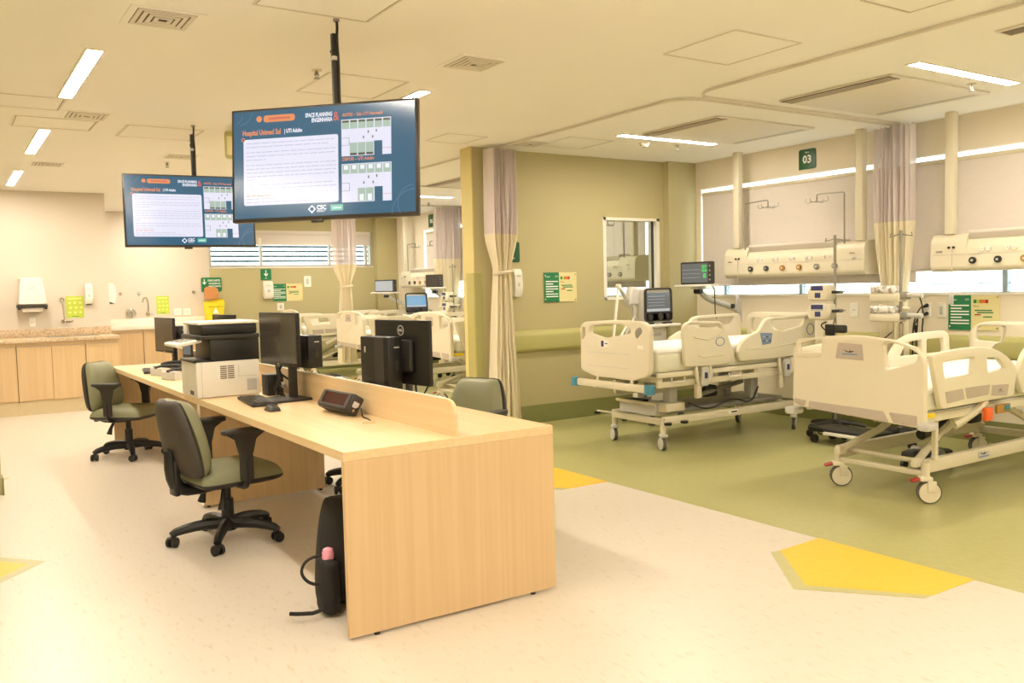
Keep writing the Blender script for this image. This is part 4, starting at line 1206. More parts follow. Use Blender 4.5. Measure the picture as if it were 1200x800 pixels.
def ventilator(o, rz, label, lit, scale=1.0, arm=True, tilt=0.0):
    t = thing('ventilator', label, 'medical ventilator', o, rz)
    # local: screen faces -y, floor at z=0
    F = FR((0, -.11, .99), (1, 0, 0), (0, tilt, 1))
    w, h = .385, .345
    b = MB(); b.panel(rpoly([(-w / 2, 0), (w / 2, 0), (w / 2 - .008, h), (-w / 2 + .008, h)], .045), [], .10, 'lgrey', F @ T(0, 0, -.05), .02, 2)
    b.build('housing', t)
    b = MB(); b.panel(rpoly([(-w / 2 + .004, .015), (w / 2 - .018, .015), (w / 2 - .024, h), (-w / 2 + .006, h)], .045),
                      [rpoly([(-w / 2 + .026, .10), (w / 2 - .04, .10), (w / 2 - .044, h - .018), (-w / 2 + .028, h - .018)], .02)], .03, 'black2', F @ T(0, 0, .005), .008, 2)
    b.panel(rpoly([(-w / 2 + .01, .02), (w / 2 - .022, .02), (w / 2 - .022, .11), (-w / 2 + .01, .11)], .03), [], .028, 'black', F @ T(0, 0, .006), .008)
    b.build('front_bezel', t)
    b = MB(); b.rect(-w / 2 + .026, .10, w / 2 - .04, h - .05, lit, F, .006); b.rect(-w / 2 + .034, .115, w / 2 - .05, .14, 'mon_wh', F, .0065)
    for i in range(4): b.rect(-w / 2 + .05, .17 + .03 * i, w * .2, .173 + .03 * i, 'mon_wh', F, .0066)
    b.build('screen', t, smooth=False)
    b = MB()
    for x, r in ((-.135, .03), (0.0, .033), (.10, .028)): b.cyl((x, .06, .015), (x, .06, .04), r, 'black2', 20, r2=r * .85, mx=F)
    b.build('dial_knob', t)
    b = MB(); b.box((.0, -.02, .965), (.44, .36, .03), 'white_p', .01)
    for x in (-.12, .12): b.box((x, -.1, .985), (.1, .05, .02), 'black', .005)
    b.build('cart_shelf', t)
    b = MB(); b.box((0.0, .0, .62), (.24, .2, .66), 'white_p', .02); b.box((-.02, -.1, .88), (.12, .01, .03), 'lgrey', .003); b.build('cart_body', t)
    b = MB()
    for s in (-1, 1):
        b.box((s * .20, .0, .13), (.06, .46, .05), 'white_p', .012)
        for y in (-.2, .2): b.cyl((s * .2 - .015, y, .045), (s * .2 + .015, y, .045), .045, 'tyre', 18); b.cyl((s * .2, y, .08), (s * .2, y, .12), .012, 'mgrey', 8)
    b.box((0, 0, .22), (.36, .2, .16), 'white_p', .02); b.build('cart_base', t)
    if arm:
        b = MB()
        b.cyl((-.22, .05, .93), (-.26, .05, 1.02), .016, 'white_p', 10)
        b.tube([(-.24, .05, 1.0), (-.52, -.02, .76)], .014, 'white_p', 8); b.tube([(-.52, -.02, .76), (-.40, .02, 1.36)], .014, 'white_p', 8)
        for p in ((-.52, -.02, .76), (-.40, .02, 1.36), (-.24, .05, 1.0)): b.cyl((p[0], p[1] - .02, p[2]), (p[0], p[1] + .02, p[2]), .022, 'white_p', 14)
        b.build('support_arm', t)
        b = MB()
        b.tube([(-.40, .02, 1.36), (-.34, .0, 1.28), (-.20, -.02, 1.12), (-.30, -.02, .95), (-.42, -.02, .80)], .013, 'lgrey', 8, smooth=2)
        b.tube([(-.38, .03, 1.34), (-.26, .03, 1.15), (-.18, .0, 1.02), (-.15, .0, .86)], .013, 'lgrey', 8, smooth=2)
        b.build('breathing_hose', t)
        b = MB(); b.panel(rpoly([(-.12, 0), (.08, 0), (.06, .17), (-.06, .2)], .04), [], .10, 'lgrey', FR((-.20, .02, 1.16), (1, 0, 0), (0, 0, 1)), .03, 2); b.build('humidifier', t)
    b = MB(); b.tube([(.20, -.02, 1.05), (.26, -.0, 1.02), (.25, .0, .96), (.2, .05, .9)], .006, 'black', 6, smooth=2); b.build('power_cable', t)
    return t
ventilator((5.95, 6.56, 0), 0, 'ventilator with a dark framed screen on a white cart behind the partition-side bed', 'mon_scr')
ventilator((6.55, 12.85, 0), -.35, 'ventilator with a pale blue tilted screen in the far bay', 'mon_blu', arm=False, tilt=.25)

def pump_stack(o, label, n=2, kind=0, cable=True):
    t = thing('infusion_pump_stand', label, 'infusion pump stand', o, 0, None)
    b = MB(); b.cyl((0, 0, .1), (0, 0, 1.76), .012, 'mgrey', 12); b.cyl((0, 0, .3), (0, 0, 1.0), .018, 'chrome', 12)
    b.tube([(0, -.09, 1.74), (0, -.1, 1.71), (0, 0, 1.73), (0, .1, 1.71), (0, .09, 1.74)], .005, 'mgrey', 6); b.build('pole', t)
    b = MB()
    for i in range(5):
        a = i * 2 * PI / 5 + .3
        b.tube([(0, 0, .115), (.12 * math.cos(a), .12 * math.sin(a), .11), (.25 * math.cos(a), .25 * math.sin(a), .09)], [.026, .022, .016], 'black2', 8)
    b.cyl((0, 0, .08), (0, 0, .14), .04, 'black2', 16); b.build('star_base', t)
    for i in range(5):
        a = i * 2 * PI / 5 + .3
        x, y = .25 * math.cos(a), .25 * math.sin(a)
        b = MB(); b.cyl((x - .01, y - .012, .034), (x + .01, y + .012, .034), .034, 'black', 16); b.cyl((x, y, .06), (x, y, .095), .01, 'mgrey', 8); b.build('caster', t)
    for k in range(n):
        z = 1.02 + k * .165
        b = MB()
        if kind == 0:
            A = FR((-.06, .09, z), (0, -1, 0), (0, 0, 1))
            b.panel(rpoly([(-.10, 0), (.09, 0), (.12, .06), (.10, .145), (-.08, .145), (-.12, .08)], .02), [], .12, 'cream_p', A, .02, 2)
            p = b.build('pump', t)
            b = MB(); b.rect(-.07, .095, .055, .135, 'navy', A, .0605); b.rect(-.03, .03, .03, .075, 'navy', A, .0605)
            if k == 0: b.rect(-.07, .085, .06, .09, 'blue_l', A, .0605)
            b.build('keypad', p, smooth=False)
            b = MB(); b.box((-.04, -.055, z + .08), (.10, .05, .025), 'black2', .005); b.tube([(-.05, -.06, z + .08), (-.05, -.14, z + .085)], .006, 'mgrey', 6); b.build('door_latch', p)
        else:
            b.box((-.02, .10, z + .03), (.13, .27, .07), 'cream_p', .015); b.box((-.02, -.05, z + .045), (.10, .05, .06), 'mgrey', .008)
            b.cyl((-.02, -.07, z + .05), (-.02, -.20, z + .045), .02, 'lgrey', 12)
            p = b.build('pump', t)
            b = MB(); b.box((-.02, .12, z + .095), (.14, .22, .065), 'foil', .02, seg=3); b.build('film_wrap', p)
    b = MB()
    if kind == 0:
        b.box((.0, .04, .93), (.05, .1, .1), 'black', .01); b.box((.0, -.06, .94), (.06, .1, .07), 'black2', .015); b.cyl((0, .02, .8), (0, .02, .98), .016, 'mgrey', 10)
        if cable: b.tube([(0, .09, 1.0), (-.02, .15, .97), (.0, .06, .90), (0, .02, .86), (.05, -.08, .84), (.12, -.20, .80), (.2, -.3, .82), (.42, -.30, .92), (.585, -.27, 1.03)], .006, 'black', 6, smooth=2)
    else:
        b.tube([(0, -.1, 1.25), (0, -.16, 1.24), (.0, -.20, 1.1), (.0, -.18, .9), (.0, -.22, .7), (.02, -.2, .4)], .006, 'black', 6, smooth=2)
        b.tube([(0, -.14, 1.08), (0, -.15, 1.02), (0, -.13, .85), (0, -.16, .6)], .006, 'black', 6, smooth=2)
        b.cyl((0, -.13, .99), (0, -.13, .93), .02, 'black', 10, r2=.005)
    b.build('power_cable', t)
    return t
pump_stack((6.60, 4.90, 0), 'stand with two cream infusion pumps with blue keypads, left of the window wall curtain', kind=0)
pump_stack((6.60, 4.27, 0), 'stand with two film wrapped infusion pumps in front of the window wall curtain', kind=1)
pump_stack((6.74, 11.95, 0), 'stand with infusion pumps in the far bay beside the partition edge', kind=0, cable=False)
# black base under the nearest bed
t = thing('equipment_base', 'low black motor unit on casters on the floor under the nearest bed', 'equipment base', (5.92, 3.62, 0))
b = MB(); b.box((0, 0, .10), (.34, .22, .07), 'black', .03); b.cyl((.0, -.11, .1), (.0, .11, .1), .05, 'mgrey', 18); b.build('body', t)
for x in (-.14, .14):
    for y in (-.09, .09):
        b = MB(); b.cyl((x, y - .012, .032), (x, y + .012, .032), .032, 'black', 14); b.cyl((x, y, .05), (x, y, .08), .008, 'mgrey', 8); b.build('caster', t)
# overbed stool frame: low trolley with white bar
t = thing('trolley_base', 'low black wheeled trolley base with a white bar behind the foot of the nearest bed', 'trolley', (6.28, 4.52, 0))
b = MB(); b.box((.0, .0, .115), (.30, .60, .035), 'black', .012); b.box((-.17, -.08, .10), (.03, .42, .025), 'white_p', .006); b.build('frame', t)
for x in (-.12, .12):
    for y in (-.26, .26):
        b = MB(); b.cyl((x - .012, y, .036), (x + .012, y, .036), .036, 'black', 14); b.cyl((x, y, .06), (x, y, .1), .009, 'mgrey', 8); b.build('caster', t)
# cords at the window wall
def cord(name, pts, label, r=.006, plug=None):
    b = MB(); P0 = Vector(pts[0])
    b.tube([tuple(Vector(p) - P0) for p in pts], r, 'black', 6, smooth=2)
    if plug:
        for q in plug:
            q = Vector(q) - P0
            b.cyl(tuple(q), tuple(q + Vector((-.045, 0, -.01))), .018, 'black', 10, r2=.012)
    o = b.build(name, label=label, cat='cord'); o.location = P0
cord('power_cord', [(7.17, 4.405, 1.13), (7.12, 4.42, 1.12), (7.11, 4.47, 1.02), (7.13, 4.50, .90), (7.16, 4.52, .55), (7.16, 4.5, .2), (7.1, 4.45, .01)], 'upper black power cord plugged into the outlet right of the curtain', plug=[(7.19, 4.405, 1.13)])
cord('power_cord', [(7.17, 4.405, 1.06), (7.10, 4.42, 1.05), (7.09, 4.46, .96), (7.11, 4.49, .85), (7.14, 4.50, .5), (7.12, 4.47, .01)], 'lower black power cord plugged into the outlet right of the curtain', plug=[(7.19, 4.405, 1.06)])
cord('power_cord', [(6.9, 5.20, .55), (7.05, 5.05, .52), (7.1, 4.98, .40), (7.05, 5.0, .28), (7.0, 5.2, .2), (6.9, 5.15, .06), (6.7, 5.1, .01), (6.45, 5.0, .01), (6.6, 4.75, .012), (6.9, 4.7, .012)], 'black power cord looping down to the floor between the two near beds')

# ------------------------------------------------------------------ workstation desk
DX0, DX1, DY0, DY1 = 1.285, 2.285, 3.18, 8.60
t = thing('workstation_desk', 'long oak double-sided workstation desk with a low centre divider', 'desk', (DX0, DY0, 0))
W_, L_ = DX1 - DX0, DY1 - DY0
for y0, y1 in ((0, 2.62), (2.622, L_)):
    b = MB(); b.bb((0, y0, .713), (W_, y1, .75), 'wood_y', .0015); b.build('tabletop', t, smooth=False)
b = MB(); b.bb((0, 0, .012), (W_, .025, .7125), 'wood', .001); b.build('end_panel', t, smooth=False)
b = MB(); b.bb((0, L_ - .025, .012), (W_, L_, .7125), 'wood', .001); b.build('end_panel', t, smooth=False)
for y in (2.60, 2.632):
    b = MB(); b.bb((.09, y, .012), (.91, y + .025, .7125), 'wood', .001); b.build('leg_panel', t, smooth=False)
b = MB(); b.bb((.088, 2.595, .012), (.0895, 2.66, .7125), 'paper'); b.build('edge_strip', t, smooth=False)
b = MB()
dp = rpoly([(.02, .751), (L_ - .02, .751), (L_ - .02, .905), (.02, .905)], [0, 0, .08, .08], 6)
b.prism(dp, -.009, .009, 'wood_y', FR((.515, 0, 0), (0, 1, 0), (0, 0, 1)))
b.build('centre_divider', t)
b = MB()
b.bb((.506, .12, .9045), (.524, L_ - .12, .9065), 'white_p'); b.build('divider_edge', t, smooth=False)
for y in (.65, 3.2, 4.2):
    b = MB(); b.lathe([(.034, .7495), (.034, .7535), (.026, .7545)], 'wood_x', 20, T(.40, y, 0)); b.build('cable_grommet', t)
for x in (.12, .88):
    for y in (.012, 2.61, 2.645, L_ - .012):
        b = MB(); b.cyl((x, y, 0), (x, y, .013), .012, 'black', 10); b.build('levelling_foot', t)

def desk_monitor(o, rz, w, h, z0, label, scr='scrn_off', stand=True, pc=None, logo=False):
    """screen faces local -y; z0 = bottom edge height above the origin"""
    t = thing('computer_monitor', label, 'monitor', o, rz)
    F = FR((0, 0, z0), (1, 0, 0), (0, 0, 1))
    b = MB(); b.panel(rpoly([(-w / 2, 0), (w / 2, 0), (w / 2, h), (-w / 2, h)], .006), [], .022, 'black', F @ T(0, 0, -.011), .004)
    b.box((0, .035, z0 + h * .45), (w * .5, .035, h * .5), 'black', .012); b.build('housing', t)
    b = MB(); b.rect(-w / 2 + .009, .02, w / 2 - .009, h - .009, scr, F, .0012); b.build('screen', t, smooth=False)
    b = MB(); b.rect(-.012, .007, .012, .012, 'lgrey', F, .0014); b.build('front_badge', t, smooth=False)
    b = MB(); b.box((0, .085, z0 * .5 + h * .25), (.06, .035, z0 + h * .5), 'black2', .008); b.box((0, .065, z0 + h * .45), (.08, .05, .09), 'black', .01); b.build('stand_column', t)
    b = MB(); b.box((0, .04, .007), (.25, .22, .014), 'black2', .006); b.build('stand_base', t)
    if logo:
        Bk = FR((0, .0225, z0 + h * .84), (-1, 0, 0), (0, 0, 1))
        b = MB()
        ring = [(.026 * math.cos(a * PI / 16), .026 * math.sin(a * PI / 16)) for a in range(32)]
        b.panel(ring, [[(p[0] * .86, p[1] * .86) for p in ring]], .002, 'lgrey', Bk, .0003)
        b.text('DELL', .0165, 'lgrey', Bk @ T(0, 0, .0003), 'CENTER', .0006)
        b.build('round_logo', t, smooth=False)
    return t
def mini_pc(o, rz, d, label, vent=True):
    t = thing('computer_case', label, 'computer', o, rz)
    b = MB(); b.box((0, 0, d[2] / 2), d, 'black', .006); b.build('case', t)
    b = MB()
    for i in range(7): b.box((-d[0] / 2 + .006 + 0 * i, -d[1] / 2 - .0005, d[2] * (.25 + .07 * i)), (.001, .002, .004), 'black2')
    b.box((-d[0] / 2 - .0005, -d[1] * .18, d[2] * .5), (.002, d[1] * .34, d[2] * .97), 'black2')
    b.box((-d[0] / 2 - .0015, d[1] * .32, d[2] * .75), (.002, .01, .03), 'lgrey'); b.box((d[0] * .1, -d[1] / 2 - .001, d[2] * .8), (.03, .002, .006), 'lgrey')
    b.box((d[0] * .1, -d[1] / 2 - .001, d[2] * .45), (.02, .002, .05), 'black2')
    b.build('front_trim', t, smooth=False)
    return t
# near monitor on the left half: faces -x
ZT = .7502
desk_monitor((1.635, 4.975, ZT), -PI / 2 + .11, .50, .305, .205, 'black desk monitor with a dark screen right of the white printer, facing the aisle')
mini_pc((1.80, 4.93, ZT + .185), -.0 + .11, (.09, .18, .19), 'small black computer box mounted behind the near aisle-side monitor')
desk_monitor((1.63, 8.0, ZT), -PI / 2 + .10, .50, .30, .135, 'grey screened desk monitor at the far left end of the desk')
mini_pc((1.765, 7.97, ZT + .20), 0, (.08, .18, .16), 'small black computer box mounted behind the far left monitor')
# right side monitors face +x
desk_monitor((1.985, 4.04, ZT), PI / 2 + .16, .47, .325, .145, 'black monitor seen from the back with a round logo, near the chair beyond the desk', logo=True)
mini_pc((1.88, 4.10, ZT + .125), .16, (.085, .25, .265), 'black tower computer hung on the back of the monitor with the round logo')
desk_monitor((2.08, 7.7, ZT), PI / 2 + .1, .50, .31, .14, 'black monitor back just showing above the printer lid')
b = MB(); b.box((0, 0, .065), (.10, .12, .13), 'black', .008); b.cyl((-.052, 0, .085), (-.05, 0, .085), .03, 'black2', 16)
b.build('desk_speaker', label='small black box speaker between the printer and the near monitor', cat='speaker').location = (1.70, 5.30, ZT)
# cables behind the near monitor
t = thing('cable_bundle', 'tangle of black and yellow cables under the near aisle-side monitor', 'cables', (1.67, 5.13, ZT))
b = MB()
rr = random.Random(4)
for i in range(5):
    b.tube([(.0 + rr.uniform(-.03, .03), rr.uniform(-.06, .06), .20), (rr.uniform(-.04, .04), rr.uniform(-.08, .08), .12), (rr.uniform(-.04, .04), rr.uniform(-.08, .06), .05), (rr.uniform(.0, .05), rr.uniform(-.1, .06), .008)], .005, 'black', 6, smooth=2)
b.tube([(0, -.03, .16), (.03, -.1, .12), (.06, -.16, .10)], .006, 'black', 6, smooth=2)
b.build('black_cable', t)
b = MB(); b.box((.01, -.01, .10), (.025, .02, .03), 'yel_s', .006); b.build('yellow_plug', t)
b = MB(); b.tube([(.02, .02, .09), (.04, -.03, .06), (.02, -.06, .09)], .012, 'lgrey', 6, smooth=1); b.build('grey_adapter', t)
t = thing('cable_bundle', 'black and red cables hanging under the monitor with the round logo', 'cables', (1.95, 4.0, ZT))
b = MB(); b.tube([(.02, 0, .16), (.03, .02, .07), (.0, .02, .01)], .005, 'black', 6, smooth=2); b.tube([(.10, -.1, .16), (.08, -.06, .08), (.02, .02, .02)], .004, 'black', 6, smooth=2); b.tube([(.05, -.04, .16), (.05, -.05, .07), (.03, -.0, .02)], .005, 'black', 6, smooth=2); b.build('black_cable', t)
b = MB(); b.tube([(-.03, 0, .14), (-.025, 0, .07), (-.03, .02, .01)], .006, 'red', 6, smooth=1); b.build('red_cable', t)

# keyboards and mice
def keyboard(o, rz, label):
    t = thing('keyboard', label, 'keyboard', o, rz, None)
    b = MB(); b.panel(rpoly([(-.22, -.07), (.22, -.07), (.22, .07), (-.22, .07)], .01), [], .016, 'black2', T(0, 0, .009), .004); b.build('body', t)
    b = MB()
    for j in range(5):
        for i in range(15):
            b.box((-.20 + i * .0275 + .003 * j, -.048 + j * .024, .019), (.022, .019, .005), 'black', .0)
    b.build('keys', t, smooth=False)['kind'] = 'stuff'
    return t
keyboard((1.505, 4.99, ZT), PI / 2 - .1, 'dark keyboard on the desk in front of the near aisle-side monitor')
keyboard((1.46, 7.68, ZT), PI / 2 - .15, 'keyboard lying by the phones at the far end of the desk')
b = MB(); b.pad(lambda v: .062, .105, .034, 'black2', FR((0, -.05, 0), (0, 0, 1), (1, 0, 0)) @ Matrix.Identity(4), nu=12, nv=12, p=2.6, back=.0)
o = b.build('computer_mouse', label='black mouse on the desk left of the near monitor base', cat='mouse'); o.location = (1.46, 4.57, ZT + .001)

# printer
t = thing('printer', 'large white and black laser printer on the aisle side of the desk', 'printer', (1.275, 5.405, ZT))
b = MB(); b.box((.19, .19, .11), (.38, .38, .215), 'white_p', .008); b.build('base_cabinet', t)
b = MB(); b.bb((-.001, .0, .052), (.002, .38, .054), 'lgrey'); b.bb((.03, -.001, .0), (.033, .001, .215), 'lgrey'); b.bb((.25, -.0012, .12), (.36, -.0004, .122), 'lgrey'); b.bb((.25, -.0012, .12), (.252, -.0004, .19), 'lgrey'); b.bb((.30, -.0012, .03), (.36, -.0004, .1), 'lgrey')
for i in range(2):
    for j in range(7): b.box((.16 + i * .045, -.001, .115 + j * .012), (.038, .002, .006), 'grille')
b.build('vent_panel', t, smooth=False)
b = MB(); b.box((-.001, .12, .03), (.004, .08, .025), 'black', .001); b.build('tray_handle', t, smooth=False)
b = MB(); b.box((.24, .20, .29), (.30, .36, .15), 'black', .008); b.box((.055, .19, .222), (.13, .36, .015), 'black', .003); b.build('output_bay', t)
b = MB(); b.box((.20, .20, .365), (.38, .40, .03), 'black2', .008); b.box((.21, .20, .41), (.34, .38, .065), 'black', .015); b.build('scanner_unit', t)
b = MB(); b.box((.205, .20, .45), (.37, .39, .018), 'white_p', .008); b.box((.05, .35, .41), (.05, .09, .08), 'white_p', .006); b.build('scanner_lid', t)
b = MB(); b.box((0, 0, 0), (.15, .33, .022), 'white_p', .006, T(-.03, .18, .335) @ RY(-.18)); cp = b.build('control_panel', t)
b = MB()
for i in range(4):
    for j in range(3): b.box((-.03 + j * .03, -.1 + i * .035, .0125), (.018, .02, .004), 'mgrey', .0, T(-.03, .18, .335) @ RY(-.18))
b.rect(-.05, .05, .05, .14, 'black2', T(-.03, .18, .335) @ RY(-.18), .0118); b.build('button_pad', cp, smooth=False)

def phone(o, rz, label, screen=False):
    t = thing('desk_phone', label, 'telephone', o, rz, None)
    b = MB()
    A = Matrix(((0, 0, 1, 0), (1, 0, 0, 0), (0, 1, 0, 0), (0, 0, 0, 1)))
    b.prism(rpoly([(-.10, 0), (.10, 0), (.10, .06), (.06, .065), (-.10, .018)], .006), -.085, .085, 'lgrey' if not screen else 'black2', A); b.build('body', t)
    b = MB(); k = T(0, 0, 0)
    for i in range(4):
        for j in range(3): b.box((-.0 + j * .022, -.07 + i * .026, .034 + i * .006 + j * .006), (.016, .018, .006), 'black2', .0)
    b.build('keypad', t, smooth=False)
    b = MB(); b.tube([(.0, -.10, .055), (.0, -.06, .072), (.0, .05, .072), (.0, .10, .055)], [.02, .013, .013, .02], 'black', 10, smooth=1); b.build('handset', t)
    if screen:
        b = MB(); b.box((.04, .11, .17), (.16, .014, .15), 'black2', .006, None); b.box((.04, .101, .175), (.12, .003, .09), 'mon_scr', 0, None); b.build('display', t)
    return t
phone((1.50, 6.86, ZT), PI * .62, 'grey desk phone just left of the white printer')
phone((1.50, 7.28, ZT), PI * .60, 'grey desk phone in the middle of the group at the far end of the desk')
phone((1.62, 7.62, ZT), -PI * .42, 'black phone with an upright screen below the far left monitor', True)
phone((2.12, 5.45, ZT), -PI / 2 + .4, 'black phone on the far half of the desk behind the divider')

# red digit display
t = thing('digital_display', 'black digital display with dark red digits window beside the divider', 'display', (1.70, 4.22, ZT), PI / 2 * -1 + .06)
A = T(0, 0, .058) @ RX(-.55)
b = MB(); b.box((0, 0, 0), (.34, .07, .10), 'black2', .012, A)
for s in (-1, 1): b.box((s * .1, .02, -.045), (.05, .05, .035), 'black2', .008)
h_ = b.build('housing', t)
b = MB(); b.panel(rpoly([(-.162, -.042), (.162, -.042), (.162, .042), (-.162, .042)], .008), [rpoly([(-.13, -.026), (.13, -.026), (.13, .034), (-.13, .034)], .004)], .008, 'dgrey', A @ FR((0, -.036, 0), (1, 0, 0), (0, 0, 1)), .002); b.build('front_frame', t)
b = MB(); b.rect(-.13, -.026, .13, .034, 'redled', A @ FR((0, -.0362, 0), (1, 0, 0), (0, 0, 1))); b.build('digit_window', t, smooth=False)
b = MB(); b.box((.172, 0, .0), (.012, .03, .03), 'lgrey', .002, A); b.cyl((.17, .0, -.03), (.18, .0, -.03), .008, 'chrome', 10, mx=A)
b.tube([(.175, 0, .04), (.21, .01, .05), (.22, .01, .02), (.24, .0, .006), (.30, .0, .004), (.36, -.02, .004)], .004, 'black', 6, smooth=2); b.build('side_connector', t)

# ------------------------------------------------------------------ task chairs
def task_chair():
    t = thing('office_chair', 'sage green office chair', 'chair', (0, 0, 0), 0, 'sage green office chairs')
    # faces local +x
    wb = lambda v: .44 - .13 * v * v - .02 * v
    sl = T(-.225, 0, .405) @ RY(-.21)
    b = MB(); b.pad(lambda v: wb(v) * .99, .415, .085, 'chair_g', sl @ T(.008, 0, 0), curve=.02, p=5, lean=.012); b.build('backrest_cushion', t)
    b = MB(); b.pad(lambda v: wb(v) * 1.03, .42, .01, 'dgrey', sl, curve=.02, back=.045, p=6, lean=.0); b.build('backrest_shell', t)
    b = MB(); b.pad(lambda v: .49 - .04 * v, .47, .075, 'chair_g', FR((-.22, 0, .37), (0, 0, 1), (0, -1, 0)), curve=0, p=5); b.build('seat_cushion', t)
    b = MB(); b.pad(lambda v: .495 - .04 * v, .475, .012, 'black2', FR((-.222, 0, .366), (0, 0, 1), (0, -1, 0)), back=.035, p=6); b.build('seat_pan', t)
    b = MB(); b.tube([(-.02, 0, .325), (-.20, 0, .315), (-.275, 0, .34), (-.30, 0, .42), (-.305, 0, .55)], [.03, .032, .036, .038, .03], 'black', 10, smooth=1); b.box((-.285, 0, .40), (.035, .09, .2), 'black', .012, T(0, 0, 0)); b.build('back_support', t)
    for s in (-1, 1):
        b = MB()
        b.tube([(.0, s * .16, .335), (.0, s * .25, .34), (.0, s * .275, .37), (.0, s * .275, .50)], .018, 'black', 8, smooth=1)
        b.box((0, s * .275, .46), (.075, .028, .16), 'black2', .01)
        b.prism(rpoly([(-.035, .52), (.035, .52), (.055, .60), (.11, .635), (-.11, .635), (-.055, .60)], .01), -.014, .014, 'black2', FR((0, s * .275, 0), (1, 0, 0), (0, 0, 1)))
        a = b.build('armrest', t)
        b = MB(); b.panel(rpoly([(-.13, -.035), (.12, -.045), (.12, .045), (-.13, .035)], .03), [], .026, 'black2', T(.0, s * .275, .647), .008, 2); b.build('arm_pad', a)
    b = MB(); b.cyl((0, 0, .19), (0, 0, .335), .022, 'black', 16); b.cyl((0, 0, .07), (0, 0, .235), .034, 'black', 18); b.box((-.02, 0, .335), (.22, .16, .03), 'black', .01); b.build('gas_lift', t)
    for s in (-1, 1):
        b = MB(); b.tube([(-.06, s * .10, .325), (-.08, s * .13, .26), (-.09, s * .14, .21)], [.010, .014, .024], 'black', 8); b.build('lever', t)
    b = MB(); b.cyl((0, 0, .06), (0, 0, .13), .045, 'black', 18, r2=.038)
    for i in range(5):
        a = i * 2 * PI / 5 + .35
        c, s = math.cos(a), math.sin(a)
        b.tube([(.02 * c, .02 * s, .10), (.14 * c, .14 * s, .105), (.27 * c, .27 * s, .085), (.30 * c, .30 * s, .065)], [.034, .03, .024, .02], 'black', 8, smooth=1)
    b.build('star_base', t)
    for i in range(5):
        a = i * 2 * PI / 5 + .35
        x, y = .295 * math.cos(a), .295 * math.sin(a)
        b = MB(); b.X = T(x, y, 0) @ RZ(a + .9)
        for q in (-1, 1): b.cyl((0, q * .008, .028), (0, q * .026, .028), .028, 'black', 16)
        b.cyl((0, -.008, .028), (0, .008, .028), .012, 'black2', 8); b.box((.0, 0, .045), (.035, .05, .025), 'black', .01); b.cyl((0, 0, .05), (0, 0, .07), .008, 'black', 8)
        b.build('caster', t)
    return t
ch = task_chair()
ch.location = (1.30, 4.94, 0); ch.rotation_euler[2] = PI / 2 - math.radians(82)
ch['label'] = 'sage green office chair pulled out on the aisle side, nearest of the two left chairs'
dup(ch, (1.33, 8.12, 0), PI / 2 - math.radians(133), 'sage green office chair at the far left end of the desk')
dup(ch, (2.53, 4.52, 0), math.radians(204), 'sage green office chair beyond the near end of the desk, only its backrest showing')
dup(ch, (2.48, 5.72, 0), math.radians(186), 'office chair beyond the desk mostly hidden behind the monitor with the round logo')

# ------------------------------------------------------------------ backpack
t = thing('backpack', 'black backpack with a pink bottle leaning inside the near end panel of the desk', 'backpack', (1.465, 3.48, 0), .0)
b = MB(); b.pad(lambda v: .30 - .10 * v * v, .47, .16, 'backpack', FR((0, .16, .005), (0, -1, 0), (1, 0, 0)) @ Matrix.Identity(4), p=3.5, back=.02, nu=16, nv=18); b.build('main_bag', t)
b = MB(); b.box((-.135, .035, .125), (.075, .13, .235), 'backpack', .03, seg=3); b.build('side_pocket', t)
b = MB(); b.tube([(-.15, .04, .26), (-.22, .05, .25), (-.25, .05, .20), (-.22, .04, .15), (-.16, .04, .13)], .007, 'backpack', 6, smooth=2)
b.tube([(-.12, .0, .06), (-.20, .0, .03), (-.27, .02, .035), (-.31, .02, .045)], .009, 'backpack', 6, smooth=1); b.build('strap', t)
t2 = thing('drink_bottle', 'pink capped bottle in the side pocket of the black backpack', 'bottle', (1.335, 3.515, .02))
b = MB(); b.lathe([(.018, 0), (.022, .01), (.022, .20), (.018, .225)], 'paper', 18); b.build('body', t2)
b = MB(); b.lathe([(.022, .215), (.026, .225), (.026, .245), (.02, .262), (.006, .268)], 'pink', 18); b.build('cap', t2)

